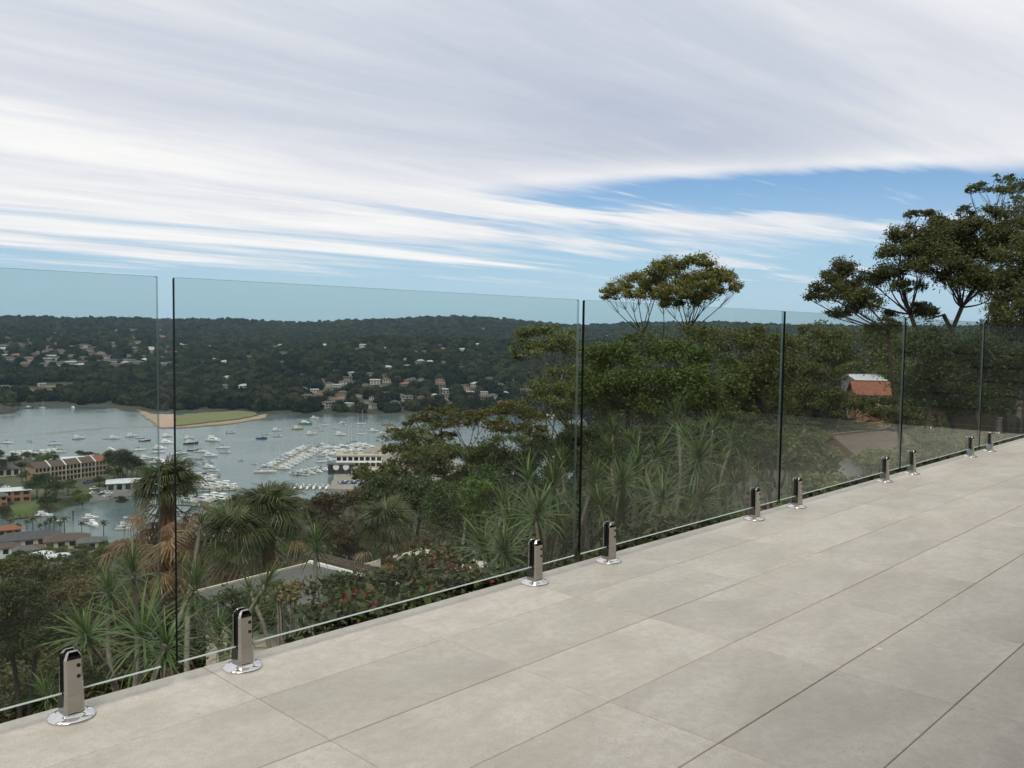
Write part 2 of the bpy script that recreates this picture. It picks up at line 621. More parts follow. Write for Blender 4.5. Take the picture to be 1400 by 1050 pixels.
def sheet(name, px, z, mat, label, cat, thick=1.2, jag=1.5, sub=5):
    """a low slab of sand or grass whose outline is given by points on the shore"""
    w = wpoly(px, z)
    pts = []
    g = np.random.default_rng(len(px) * 17)
    for i in range(len(w)):
        a, b = w[i], w[(i + 1) % len(w)]
        for k in range(sub):
            p = a + (b - a) * k / sub
            pts.append(tuple(p + g.normal(size=2) * jag * (k > 0)))
    o = MB().prism(pts, z - thick, z).obj(name, mat)
    return tag(o, label, cat, kind='structure')


def drape(name, px, mat, label, cat, step=1.2):
    """a thin sheet that follows the terrain inside an outline"""
    w = wpoly(px, ZW + 3)
    x0, y0 = w.min(0)
    x1, y1 = w.max(0)
    nx, ny = int((x1 - x0) / step) + 2, int((y1 - y0) / step) + 2
    X, Y = np.meshgrid(x0 + np.arange(nx) * step, y0 + np.arange(ny) * step)
    Zt = np.maximum(gz(X.ravel(), Y.ravel()).reshape(X.shape), ZW - .4) + (.25 if name != 'peninsula_garden' else .12)
    ok = sdist(X, Y, w) > 0
    F = [(j * nx + i, j * nx + i + 1, (j + 1) * nx + i + 1, (j + 1) * nx + i) for j in range(ny - 1) for i in range(nx - 1) if ok[j, i]]
    me = npmesh(name, np.stack([X.ravel(), Y.ravel(), Zt.ravel()], 1), F, mat, True)
    return tag(link(name, me), label, cat, kind='structure')


M_sand = mk('beach_sand', (.36, .265, .18), (.28, .215, .15), .08, .9, coord='World')
M_lawn = mk('park_lawn', (.130, .145, .050), (.175, .165, .070), .06, .95, coord='World')
M_lawn2 = mk('shore_lawn', (.07, .115, .032), (.105, .125, .045), .08, .95, coord='World')
sheet('beach', SAND, ZW + 1.0, M_sand, 'orange sand spit at the corner of the park', 'beach', 3)
sheet('foreshore', [(238, 581.5), (262, 579), (290, 577), (310, 573.5), (340, 571), (356, 567), (365, 566), (362, 571), (340, 575), (310, 579.5), (280, 581.5), (250, 584), (238, 584.5)], ZW + .8, M_sand, 'strip of sand along the water edge of the park', 'beach', 3, 1.0)
sheet('park_lawn', [(240, 569), (252, 566), (290, 563.5), (325, 561.5), (345, 563), (352, 567), (330, 571.5), (300, 575), (265, 579), (240, 581.5)], ZW + 1.9, M_lawn, 'mown green park lawn on the point', 'lawn', 3)
sheet('far_lawn', [(-40, 543), (0, 539.5), (40, 538), (86, 537), (88, 541), (40, 542.5), (-40, 544.5)], ZW + 1.5, M_sand, 'pale strip of beach at the head of the bay', 'beach', 3, 1.0)
sheet('playing_field', [(62, 526), (85, 524), (100, 525), (104, 529), (80, 533), (64, 532)], ZW + 10, M_lawn, 'playing field behind the head of the bay', 'lawn', 12)
drape('peninsula_garden', [(-200, 640), (60, 638), (120, 636), (170, 641), (198, 650), (200, 659), (172, 674), (122, 681), (98, 687), (76, 695), (40, 701), (-20, 707), (-200, 711)], mk('garden_ground', (.045, .065, .022), (.115, .105, .065), .045, .95, coord='World'), 'gardens and paved yards of the apartment peninsula', 'ground', 2.5)
drape('shore_lawn', [(82, 690), (100, 681), (118, 679), (123, 682), (104, 687), (86, 695)], M_lawn2, 'lawn above the seawall beside the boatyard', 'lawn')
drape('garden_lawn', [(5, 694), (30, 688), (48, 682), (60, 690), (40, 700), (10, 704)], M_lawn2, 'garden lawn below the white roofed house', 'lawn')
drape('waterfront_lawn', [(-60, 733), (0, 727), (60, 728), (110, 729), (150, 732), (160, 738), (120, 741), (40, 741), (-60, 748)], M_lawn2, 'strip of lawn along the near waterfront', 'lawn')
drape('boatyard_pavement', [(123, 684), (128, 674), (140, 668), (165, 668), (180, 672), (174, 678), (150, 682)], mk('asphalt', (.11, .10, .095), (.15, .14, .13), .3, .9, coord='World'), 'asphalt yard with parked cars beside the boat shed', 'pavement')
sheet('sandbar', [(62, 592), (100, 588), (150, 584.2), (205, 582), (214, 584), (150, 586.2), (105, 589.8), (66, 594)], ZW + .06, mk('wet_sand', (.23, .205, .16), (.16, .165, .15), .03, .5, coord='World'), 'thin bar of wet sand reaching across the shallows', 'beach', 1.0, 1.2)

# ------------------------------------------------------------------ terrace
VG = 2.087                      # the line of the glass
V_EDGE, U0, U1, V_BACK = 2.162, -4.0, 9.25, -3.30
L1, PV = 1.877, .3015           # tile joints across and along
C2, PU = 2.275, .597


def tile_mat():
    m = bpy.data.materials.new('porcelain_tile')
    m.use_nodes = True
    t = m.node_tree
    g = NT(t.nodes, t.links)
    b = t.nodes['Principled BSDF']
    oi = g.add('ShaderNodeObjectInfo').outputs['Random']
    tc = g.add('ShaderNodeTexCoord').outputs['Object']
    off = g.add('ShaderNodeCombineXYZ', {0: g.m('MULTIPLY', oi, 37.), 1: g.m('MULTIPLY', oi, 91.), 2: g.m('MULTIPLY', oi, 13.)}).outputs[0]
    v = g.vm('ADD', tc, off)
    cloud = g.noise(g.vm('MULTIPLY', v, (1.3, 2.6, 1.)), 2.0, 7, .62, .3)
    blot = g.noise(v, 9., 6, .66)
    grain = g.noise(v, 300., 3, .7)
    grit = g.noise(v, 110., 2, .6)
    mott = g.noise(v, 34., 4, .65)
    col = g.mix(g.ss(cloud, .30, .70), (.590, .552, .485), (.445, .412, .358))
    col = g.mix(g.m('MULTIPLY', g.ss(blot, .48, .72), .40), col, (.53, .515, .47))
    col = g.mix(g.m('MULTIPLY', g.ss(mott, .35, .68), .42), col, (.36, .325, .272))
    # faint scuffs and damp marks carried across the joints
    pos = g.add('ShaderNodeNewGeometry').outputs['Position']
    st = g.noise(g.vm('MULTIPLY', pos, (1.0, 1.7, 1.)), 1.1, 6, .62, .4)
    col = g.mix(g.m('MULTIPLY', g.ss(st, .46, .68), .42), col, (.37, .335, .285))
    lt = g.noise(g.vm('MULTIPLY', pos, (1.0, 1.6, 1.)), 1.9, 6, .66, .6)
    col = g.mix(g.m('MULTIPLY', g.ss(lt, .58, .72), .35), col, (.60, .565, .50))
    wear = g.noise(pos, 2.3, 9, .72, .5)
    col = g.mix(g.m('MULTIPLY', g.ss(wear, .66, .74), .5), col, (.22, .19, .155))
    col = g.mix(g.m('MULTIPLY', g.ss(grain, .35, .7), .42), col, (.27, .245, .205))
    col = g.mix(g.m('MULTIPLY', g.ss(grit, .66, .74), .55), col, (.20, .175, .145))
    chip = g.noise(pos, 6.5, 2, .5)
    col = g.mix(g.m('MULTIPLY', g.ss(chip, .775, .79), .7), col, (.70, .655, .57))
    val = g.m('ADD', .93, g.m('MULTIPLY', oi, .13))
    col = g.add('ShaderNodeHueSaturation', {'Value': val, 'Saturation': .97, 'Color': col}).outputs[0]
    t.links.new(col, b.inputs['Base Color'])
    t.links.new(g.m('ADD', .40, g.m('MULTIPLY', cloud, .22)), b.inputs['Roughness'])
    b.inputs['Specular IOR Level'].default_value = .45
    hh = g.m('ADD', g.m('MULTIPLY', grain, .4), g.m('MULTIPLY', blot, 1.0))
    bn = g.add('ShaderNodeBump', {'Strength': .10, 'Distance': .004, 'Height': hh})
    t.links.new(bn.outputs[0], b.inputs['Normal'])
    return m


M_tile = tile_mat()
M_grout = mk('grout', (.30, .272, .235), (.23, .208, .18), 8, .9)
M_conc = mk('concrete_render', (.42, .40, .36), (.35, .33, .30), 2, .9, bump=.15)
terrace = MB().box(U0, U1, V_BACK, V_EDGE - .004, -.26, -.0035).obj('terrace', [M_grout])
tag(terrace, 'tiled terrace with beige grey porcelain tiles', 'terrace', kind='structure')


def tile_mesh(lu, lv, name='tile'):
    """10 mm porcelain slab with an eased edge"""
    b, w, t = .0016, .0010, .010
    a, c = lu / 2 - w, lv / 2 - w
    rg = [[(-a, -c, -t), (a, -c, -t), (a, c, -t), (-a, c, -t)], [(-a, -c, -b), (a, -c, -b), (a, c, -b), (-a, c, -b)], [(-a + b, -c + b, 0), (a - b, -c + b, 0), (a - b, c - b, 0), (-a + b, c - b, 0)]]
    return MB().loft(rg).mesh(name, M_tile)


rows = [(V_EDGE + L1) / 2, ]
cells = []
us = np.arange(math.ceil((U0 - C2) / PU), math.floor((U1 - C2) / PU)) * PU + C2
v = V_EDGE
vedges = [V_EDGE] + [L1 - k * PV for k in range(0, 18)]
vedges = [e for e in vedges if e > V_BACK]
uedges = [U0] + [u for u in np.arange(-20, 20) * PU + C2 if U0 + .05 < u < U1 - .05] + [U1]
std = tile_mesh(PU, PV)
cache = {}
rest = MB()
for k in range(len(vedges) - 1):
    for i in range(len(uedges) - 1):
        v1, v0, u0, u1 = vedges[k], vedges[k + 1], uedges[i], uedges[i + 1]
        c = Vector(((u0 + u1) / 2, (v0 + v1) / 2, 0))
        near = False
        for cu in (u0, u1):
            for cv in (v0, v1):
                d = Vector((cu, cv, -CAMZ))
                z = d.dot(_fw)
                if z > .2 and abs(d.dot(CR) / z) < 760 / FPX and abs(d.dot(CU) / z) < 640 / FPX:
                    near = True
        key = (round(u1 - u0, 4), round(v1 - v0, 4))
        if near:
            if key not in cache:
                cache[key] = tile_mesh(*key)
            o = link('tile', cache[key], terrace, c + Vector((0, 0, random.uniform(-.0004, .0004))))
        else:
            rest.box(u0 + .0015, u1 - .0015, v0 + .0015, v1 - .0015, -.01, 0)
o = rest.obj('tile', M_tile, terrace)
o['kind'] = 'stuff'
wall_b = MB().box(U0 + .1, U1 - .1, V_BACK, V_EDGE - .12, -5.2, -.262).obj('retaining_wall', M_conc)
tag(wall_b, 'rendered retaining wall carrying the tiled terrace', 'wall', kind='structure')

# ------------------------------------------------------------------ glass fence


def glass_mat():
    m = bpy.data.materials.new('toughened_glass')
    m.use_nodes = True
    t = m.node_tree
    t.nodes.remove(t.nodes['Principled BSDF'])
    g = NT(t.nodes, t.links)
    tr = g.add('ShaderNodeBsdfTransparent', {'Color': (.91, .938, .92, 1)})
    gl = g.add('ShaderNodeBsdfGlossy', {'Color': (.95, 1, .97, 1), 'Roughness': 0.0})
    fc = g.add('ShaderNodeLayerWeight', {'Blend': .5}).outputs['Facing']
    f = g.m('ADD', .014, g.m('MULTIPLY', g.m('POWER', fc, 5.0), .95))
    # dust film
    n = g.noise(g.add('ShaderNodeNewGeometry').outputs['Position'], 3.0, 6, .7)
    df = g.add('ShaderNodeBsdfDiffuse', {'Color': (.55, .58, .55, 1)})
    mx = g.add('ShaderNodeMixShader', {0: f, 1: tr.outputs[0], 2: gl.outputs[0]})
    mx2 = g.add('ShaderNodeMixShader', {0: g.m('MULTIPLY', g.ss(n, .35, .8), .005), 1: mx.outputs[0], 2: df.outputs[0]})
    t.links.new(mx2.outputs[0], t.nodes['Material Output'].inputs['Surface'])
    return m


M_glass = glass_mat()
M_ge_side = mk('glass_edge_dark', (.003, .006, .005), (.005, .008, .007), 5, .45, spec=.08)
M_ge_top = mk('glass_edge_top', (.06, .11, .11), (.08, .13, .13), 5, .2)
M_ge_bot = mk('glass_edge_lit', (.52, .57, .545), (.45, .51, .485), 9, .45)  # pale colour stands in for light reflected inside the bottom edge
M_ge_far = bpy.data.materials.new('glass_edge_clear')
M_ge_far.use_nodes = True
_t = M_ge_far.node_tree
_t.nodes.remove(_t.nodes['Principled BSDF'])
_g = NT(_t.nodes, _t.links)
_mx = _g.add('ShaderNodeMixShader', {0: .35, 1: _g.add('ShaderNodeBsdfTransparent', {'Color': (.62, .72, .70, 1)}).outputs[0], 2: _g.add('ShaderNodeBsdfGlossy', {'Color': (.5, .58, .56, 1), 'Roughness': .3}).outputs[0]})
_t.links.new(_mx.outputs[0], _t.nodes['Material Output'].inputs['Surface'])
GZ0, GZ1, GT = .060, 1.015, .0056


def glass_panel(u0, u1, label, perp=False):
    w, rc = u1 - u0, .004
    prof = []
    for cx, cz, a0 in ((w - rc, rc, -90), (w - rc, GZ1 - GZ0 - rc, 0), (rc, GZ1 - GZ0 - rc, 90), (rc, rc, 180)):
        for k in range(3):
            a = R(a0 + 45 * k)
            prof.append((cx + rc * math.cos(a), cz + rc * math.sin(a)))
    n = len(prof)
    m = MB()
    m.add([(x, -GT, z) for x, z in prof] + [(x, GT, z) for x, z in prof], [tuple(range(n)), tuple(reversed(range(n, 2 * n)))], 0)
    for i in range(n):
        j = (i + 1) % n
        x0, z0 = prof[i]
        x1, z1 = prof[j]
        mi = 1 if x0 + x1 < w else 4
        if abs(z1 - z0) < abs(x1 - x0):
            mi = 3 if z0 < .1 else 2
        m.add([(x0, -GT, z0), (x1, -GT, z1), (x1, GT, z1), (x0, GT, z0)], [(0, 3, 2, 1)], mi)
    o = m.obj('glass_panel', [M_glass, M_ge_side, M_ge_top, M_ge_bot, M_ge_far], None)
    o.location = (u0, VG, GZ0)
    return tag(o, label, 'glass panel', 'frameless glass panels of the terrace fence')


PANELS = [(-.64, .935, 'frameless glass panel before the apartment block and inlet'), (.976, 2.512, 'wide frameless glass panel in front of the marina'), (2.544, 4.102, 'frameless glass panel in front of the umbrella shaped tree'), (4.125, 5.722, 'frameless glass panel in front of the brown gabled roof'), (5.742, 7.339, 'frameless glass panel before the big gum tree trunk'), (7.359, 8.985, 'frameless glass panel at the corner end of the fence')]
for p in PANELS:
    glass_panel(*p)

M_chrome = mk('polished_steel', (.74, .72, .70), (.70, .68, .66), 3, .05, metal=1.0)
M_chrome_b = mk('polished_steel_body', (.44, .42, .40), (.40, .38, .36), 3, .10, metal=1.0)
M_black = mk('black_rubber', (.006, .006, .006), (.010, .010, .010), 5, .5)


def oct_ring(hu, y0, y1, z, ch):
    return [(-hu + ch, y0, z), (hu - ch, y0, z), (hu, y0 + ch, z), (hu, y1 - ch, z), (hu - ch, y1, z), (-hu + ch, y1, z), (-hu, y1 - ch, z), (-hu, y0 + ch, z)]


def make_spigot():
    t = thing('fence_spigot', '', 'spigot')
    c = MB().lathe([(.0505, .0005), (.0512, .0025), (.0500, .0048), (.045, .0072), (.038, .0092), (.033, .0110), (.031, .0135)], 48)
    c.obj('base_cover', M_chrome, t, True)
    b = MB()
    b.loft([oct_ring(.0236, -.0236, .0236, .009, .007), oct_ring(.0234, -.0232, .0232, .024, .0065), oct_ring(.0215, -.0222, .0222, .057, .0055)])
    b.obj('foot_block', M_chrome_b, t)
    for s, nm in ((-1, 'front_clamp'), (1, 'rear_clamp')):
        b = MB()
        ys = lambda a, c_: (min(s * a, s * c_), max(s * a, s * c_))
        rg = []
        for hu, yo, z, ch in ((.0215, .0222, .0572, .0055), (.0209, .0214, .080, .0055), (.0207, .0210, .100, .0055), (.0206, .0205, .1385, .005), (.0180, .0190, .1465, .0042), (.0122, .0155, .1550, .003), (.0100, .0140, .1565, .0025)):
            y0, y1 = ys(.0078, yo)
            rg.append(oct_ring(hu, y0, y1, z, ch))
        b.loft(rg)
        cl = b.obj(nm, M_chrome_b, t)
        if s < 0:
            for zz in (.1235, .0985):
                bt = MB()
                n = 14
                rgs = []
                for r_, y_ in ((.0044, -.0200), (.0044, -.0219), (.0030, -.0219), (.0030, -.0216)):
                    rgs.append([(.0095 + r_ * math.cos(2 * math.pi * k / n), y_ + (zz - .11) * 0.0, zz + r_ * math.sin(2 * math.pi * k / n)) for k in range(n)])
                bt.loft(rgs)
                bt.obj('bolt', M_black, cl)
    gk = MB().box(-.0218, .0218, -.0076, -.0053, .0575, .150).box(-.0218, .0218, .0053, .0076, .0575, .150)
    gk.obj('gasket', M_black, t)
    return t


spig = make_spigot()
SP = [(-.30, 'polished spigot of the inlet panel, at the open end of the fence'),
      (.726, 'polished spigot of the inlet panel, beside its joint with the marina panel'), (1.155, 'polished spigot of the marina panel, beside its joint with the inlet panel'),
      (2.297, 'polished spigot of the marina panel, beside its joint before the dragon plants'), (2.727, 'polished spigot before the thick dragon plants, next to the marina panel'),
      (3.877, 'polished spigot before the grey driveway and spiky plants'), (4.324, 'polished spigot of the brown roof panel, beside the driveway'),
      (5.500, 'polished spigot of the brown roof panel, before the pale shrubs'), (5.954, 'polished spigot just past the joint after the brown roof panel'),
      (7.151, 'polished spigot near the far joint of the fence'), (7.620, 'polished spigot of the corner panel, beyond the last joint'), (8.760, 'polished spigot at the corner end of the fence')]
for k, (u, lb) in enumerate(SP):
    o = spig if k == 0 else copy_tree(spig)
    o.location = (u, VG, 0)
    tag(o, lb, 'spigot', 'polished spigots holding the glass fence')
# the short return of the fence at the end of the terrace (mirrored in the glass)
for k, (a, b) in enumerate(((.93, 1.98), (-.16, .90), (-1.30, -.19), (-2.45, -1.33))):
    o = glass_panel(a, b, 'frameless glass panel of the return fence at the terrace end')
    o.rotation_euler.z = R(90)
    o.location = (9.10, a, GZ0)
    o['group'] = 'return fence panels at the terrace end'
    for q in (a + .22, b - .22):
        s_ = copy_tree(spig)
        s_.rotation_euler.z = R(90)
        s_.location = (9.10, q, 0)
        tag(s_, 'polished spigot of the return fence at the terrace end', 'spigot', 'spigots of the return fence')

# ------------------------------------------------------------------ the house the terrace belongs to (behind the camera, mirrored in the glass)
M_board = mk('dark_weatherboard', (.050, .043, .037), (.036, .031, .027), 1.5, .55, rand=.12, stretch=(1, 1, 9))
M_fascia = mk('fascia_paint', (.10, .095, .09), (.09, .085, .08), 3, .5)
M_dglass = mk('window_glass', (.012, .014, .016), (.016, .018, .02), 2, .04, spec=.8)
M_frame = mk('window_frame', (.03, .03, .03), (.025, .025, .025), 3, .4)
house = thing('house', 'dark weatherboard house behind the terrace, seen mirrored in the glass', 'house', (4, -6, -3))
HM = Matrix.Translation((-4, 6, 3))


def hpart(mb, name, mat, parent=None):
    o = mb.obj(name, mat, parent or house)
    if parent is None:
        o.location = (-4, 6, 3)
    return o


hpart(MB().box(-5, 12.45, -10, -3.40, -3.2, 2.7).box(12.5, 19, -10, 1.75, -6, 3.1), 'wall', M_conc)
hpart(MB().box(-5.6, 9.6, -10.4, -.25, 2.72, 2.96).box(12.1, 19.4, -10.5, 2.1, 3.12, 3.36), 'roof', M_fascia)
for k in range(15):
    z = .02 + k * .18
    bm_ = MB()
    bm_.add([(x, y, zz) for x in (-5, 12.30) for y, zz in ((-3.395, z), (-3.36, z), (-3.375, z + .176), (-3.395, z + .176))], [(0, 1, 5, 4), (1, 2, 6, 5), (2, 3, 7, 6), (3, 0, 4, 7), (0, 3, 2, 1), (4, 5, 6, 7)])
    hpart(bm_, 'weatherboard', M_board)
for k in range(33):
    z = -2.9 + k * .18
    bm_ = MB()
    bm_.add([(x, y, zz) for y in (-3.0, 1.75) for x, zz in ((12.495, z), (12.46, z), (12.475, z + .176), (12.495, z + .176))], [(0, 1, 5, 4), (1, 2, 6, 5), (2, 3, 7, 6), (3, 0, 4, 7), (0, 3, 2, 1), (4, 5, 6, 7)])
    hpart(bm_, 'weatherboard', M_board)
for x0, x1 in ((-1.2, 2.4), (4.2, 7.4)):
    f = hpart(MB().box(x0, x1, -3.355, -3.31, .02, .10).box(x0, x1, -3.355, -3.31, 2.25, 2.33).box(x0, x0 + .07, -3.355, -3.31, .10, 2.25).box(x1 - .07, x1, -3.355, -3.31, .10, 2.25).box((x0 + x1) / 2 - .04, (x0 + x1) / 2 + .04, -3.355, -3.31, .10, 2.25), 'door', M_frame)
    MB().box(x0 + .07, x1 - .07, -3.350, -3.338, .10, 2.25).obj('pane', M_dglass, f)

# ------------------------------------------------------------------ foliage materials
M_bark = mk('grey_bark', (.13, .115, .10), (.075, .062, .052), 3, .9, bump=.4, stretch=(1, 1, .25))
M_bark_d = mk('dark_bark', (.060, .046, .038), (.035, .027, .023), 3, .9, bump=.4, stretch=(1, 1, .25))
M_bark_r = mk('red_brown_bark', (.11, .068, .050), (.065, .042, .034), 3, .9, bump=.3, stretch=(1, 1, .25))
M_stem = mk('dracaena_stem', (.24, .205, .165), (.15, .125, .10), 12, .85, bump=.3, stretch=(1, 1, 4))
L_olive = leafmat('gum_leaves', (.040, .052, .014), (.095, .108, .030), (.175, .175, .058), .6)
L_umb = leafmat('umbrella_tree_leaves', (.050, .058, .016), (.140, .142, .038), (.27, .25, .075), .8, .40)
L_dark = leafmat('dark_evergreen_leaves', (.022, .036, .011), (.052, .078, .022), (.100, .125, .042), .6)
L_big = leafmat('dark_gum_leaves', (.030, .040, .013), (.085, .102, .030), (.165, .175, .058), .5, .38)  # darker gum foliage colour, varied leaf by leaf
L_green = leafmat('bright_green_leaves', (.045, .075, .012), (.100, .155, .028), (.17, .23, .055), .5)
L_rust = leafmat('rusty_leaves', (0.040, 0.034, 0.016), (0.091, 0.073, 0.034), (0.160, 0.115, 0.058), .5)
L_pale = leafmat('pale_shrub_leaves', (.085, .115, .035), (.135, .170, .055), (.20, .23, .085), 1.5, .35)
L_hedge = leafmat('groundcover_leaves', (.022, .032, .012), (.045, .058, .020), (.10, .105, .035), 2.0)
L_dra = leafmat('dracaena_leaves', (.040, .075, .022), (.080, .130, .036), (.165, .19, .062), 2.0, .3, .4, .2)
L_palm = leafmat('palm_fronds', (.036, .052, .018), (.066, .086, .028), (.125, .125, .050), 1.0, .3, .4)
L_dead = leafmat('dead_palm_fronds', (.150, .095, .052), (.235, .155, .088), (.33, .245, .150), 1.0, .3, .8)
L_red = leafmat('red_flowers', (.16, .014, .014), (.25, .024, .020), (.34, .06, .045), 2.0, .2)
L_tan = leafmat('tan_seed_heads', (.09, .07, .032), (.16, .125, .062), (.24, .19, .10), 2.0, .3)


# ------------------------------------------------------------------ trees
def tree_mesh(base, hubs, clumps, leaf, g, trunk_r, k=3.4, bark=None, lmat=None, fill=1.0, bend=.12):
    """trunk mesh and crown mesh of one tree, in coordinates relative to base.
    hubs: fork points; clumps: (centre, (rx, ry, rz)); leaf: (length, width)"""
    base = Vector(base)
    tb = MB()
    hub_r = []
    fork = None
    if len(hubs) > 1:
        zmin = min(h.z for h in hubs)
        fork = base.lerp(sum(hubs, Vector()) / len(hubs), .45)
    for h in hubs:
        ln = (h - base).length
        pts = bez(base - Vector((0, 0, .4)), h, Vector((g.normal() * ln * bend, g.normal() * ln * bend, ln * .03)), 8)
        r1 = trunk_r * (.42 if len(hubs) > 1 else .6)
        tb.tube([p - base for p in pts], list(np.linspace(trunk_r * (1.0 if len(hubs) == 1 else .66), r1, 8)), 9)
        hub_r.append(r1)
    LV = []
    for c, rad in clumps:
        c = Vector(c)
        hi = min(range(len(hubs)), key=lambda i: (hubs[i] - c).length + (2.0 if hubs[i].z > c.z + .5 else 0))
        h = hubs[hi]
        area = math.pi * rad[0] * max(rad[2], rad[1] * .5)
        n = int(max(120, min(14000, k * fill * area / (leaf[0] * leaf[1] * .5))))
        nsub = int(np.clip(area / (leaf[0] * leaf[0]) * .035, 9, 60))
        pts, subs = clump_points(c, rad, n, nsub, g)
        V, _ = leaf_quads(pts, leaf[0], leaf[1], .25, 0, g)
        LV.append(V)
        root = c - Vector((0, 0, rad[2] * .55))
        ln = (root - h).length
        r0 = hub_r[hi] * .50
        lp = bez(h, root, Vector((g.normal() * ln * bend, g.normal() * ln * bend, -ln * .06)), 7)
        tb.tube([p - base for p in lp], list(np.linspace(r0, r0 * .38, 7)), 7)
        sel = g.permutation(nsub)[:min(nsub, 9)]
        for q in sel:
            e = Vector(subs[q])
            st = lp[4] if g.random() < .5 else lp[6]
            bp = bez(st, e, Vector((0, 0, -.1 * (e - st).length)) + Vector(g.normal(size=3)) * .06 * (e - st).length, 5)
            tb.tube([p - base for p in bp], list(np.linspace(r0 * .34, r0 * .08, 5)), 5, False)
    V = np.concatenate(LV) - np.array(base)
    F = np.arange(len(V)).reshape(-1, 4)
    tm = tb.mesh('trunk', bark or M_bark, True)
    cm = npmesh('crown', V, F, lmat or L_olive)
    return tm, cm


def hero(name, label, r, base_px, hubs_px, clumps_px, leaf, trunk_r, lmat, bark=M_bark, seed=1, k=3.4, fill=1.0, group=None, depth=.8, base_z=None):
    """a tree whose forks and leaf clumps stand where the photograph shows them, at horizontal distance r"""
    g = np.random.default_rng(seed)
    bp = P(base_px[0], base_px[1], r)
    bz = gz1(bp.x, bp.y) if base_z is None else base_z
    base = Vector((bp.x, bp.y, bz))
    back = Vector((bp.x, bp.y, 0)).normalized()
    hubs = [P(x, y, r) + back * dr for x, y, dr in hubs_px]
    cl = []
    s = r / FPX
    for x, y, rx, ry, dr in clumps_px:
        cl.append((P(x, y, r) + back * dr, (rx * s * 1.12, rx * s * depth * 1.12, ry * s * 1.15)))
    tm, cm = tree_mesh(base, hubs, cl, leaf, g, trunk_r, k, bark, lmat, fill)
    t = thing(name, label, 'tree', base, 0, group)
    link('trunk', tm, t)
    link('crown', cm, t)
    return t


# the umbrella shaped tree standing above the horizon
hero('umbrella_tree', 'umbrella shaped gum tree with flat crown rising above the horizon', 46, (908, 470), [(880, 455, 0), (906, 460, .5), (940, 455, 0)],
     [(845, 397, 24, 13, 0), (870, 388, 26, 14, .8), (835, 408, 12, 8, -.5), (868, 405, 16, 11, -1.0), (905, 372, 24, 13, -.6), (922, 372, 26, 17, .6), (948, 362, 26, 15, 0), (965, 380, 26, 16, .7), (995, 386, 17, 15, 0), (1003, 396, 9, 9, -.4), (925, 400, 26, 16, -1.2), (950, 405, 26, 16, -.6), (912, 418, 16, 10, -.3), (960, 392, 22, 16, -1.0), (978, 378, 16, 12, .4), (895, 390, 20, 13, .3), (905, 405, 22, 13, .2), (935, 385, 26, 15, .5), (882, 402, 18, 10, .5), (940, 415, 20, 11, .3), (972, 400, 18, 13, .2)],
     (.13, .06), .15, L_umb, M_bark_r, 11, 4.2)
# round dense green tree below it
hero('green_tree', 'dense rounded bright green tree below the umbrella shaped tree', 24, (900, 600), [(860, 560, 0), (930, 560, .4)],
     [(830, 500, 45, 28, 0), (880, 480, 46, 26, .6), (930, 492, 46, 26, .2), (975, 505, 40, 26, .3), (840, 532, 44, 28, -.5), (890, 520, 50, 30, -.8), (945, 530, 48, 30, -.6), (990, 540, 34, 28, 0), (915, 555, 48, 28, -.9), (865, 560, 44, 26, -.6), (965, 562, 40, 26, -.3), (810, 520, 30, 26, .3), (800, 560, 32, 26, .2)],
     (.082, .040), .17, L_green, M_bark, 12, 3.0)
hero('olive_tree', 'dark olive rounded tree right of the bright green tree', 34, (1030, 600), [(1030, 540, 0)],
     [(1005, 475, 40, 24, .4), (1045, 470, 36, 22, 0), (960, 462, 40, 15, .8), (1060, 500, 36, 30, -.4), (1020, 515, 40, 30, -.8), (1050, 545, 40, 30, -.5), (1000, 560, 36, 26, 0), (1075, 480, 22, 22, .6)],
     (.10, .047), .17, L_olive, M_bark, 13, 3.0)
# big gum at the right
hero('big_gum_tree', 'tall dark gum tree with red brown limbs towering beyond the fence corner', 40, (1285, 560), [(1245, 430, 0), (1290, 430, .5), (1315, 420, 0), (1215, 452, -.5)],
     [(1290, 345, 40, 26, 0), (1265, 350, 36, 26, -.8), (1305, 312, 40, 16, .5), (1335, 320, 34, 22, .2), (1240, 325, 26, 18, .5), (1290, 365, 34, 22, -1.2), (1255, 370, 24, 14, -.4),
      (1375, 300, 40, 18, .4), (1395, 325, 36, 22, 0), (1330, 385, 40, 24, -.6), (1350, 395, 36, 24, -1.0), (1305, 385, 24, 16, -1.),
      (1150, 375, 28, 16, 0), (1135, 395, 26, 16, -.4), (1118, 408, 17, 11, -.2), (1160, 405, 28, 20, -.8), (1185, 420, 26, 18, -.5), (1195, 380, 22, 13, .4), (1215, 375, 26, 13, .2), (1150, 430, 18, 10, -.6), (1210, 450, 24, 14, -.5), (1240, 425, 32, 13, .8), (1265, 430, 20, 10, .4),
      (1258, 291, 21, 5, .2), (1245, 296, 9, 4, 0), (1320, 290, 12, 8, .5), (1228, 348, 26, 18, .2), (1320, 345, 34, 22, .6), (1350, 350, 30, 22, .5), (1278, 328, 34, 18, .6), (1240, 395, 20, 12, -.6), (1175, 395, 26, 16, .5), (1365, 330, 34, 20, .8)],
     (.125, .055), .20, L_big, M_bark_r, 14, 3.8)
hero('slender_gum_tree', 'slender gum tree with small tufts at the top behind the big gum', 47, (1375, 560), [(1365, 330, 0), (1400, 330, .5), (1420, 380, 0)],
     [(1340, 258, 17, 8, 0), (1328, 262, 9, 6, 0), (1372, 244, 13, 7, .3), (1374, 264, 15, 8, -.3), (1392, 260, 12, 12, .2), (1410, 250, 16, 10, 0), (1395, 275, 12, 7, -.3), (1425, 290, 30, 18, 0), (1440, 330, 36, 24, 0)],
     (.13, .055), .14, L_big, M_bark, 15, 2.6)
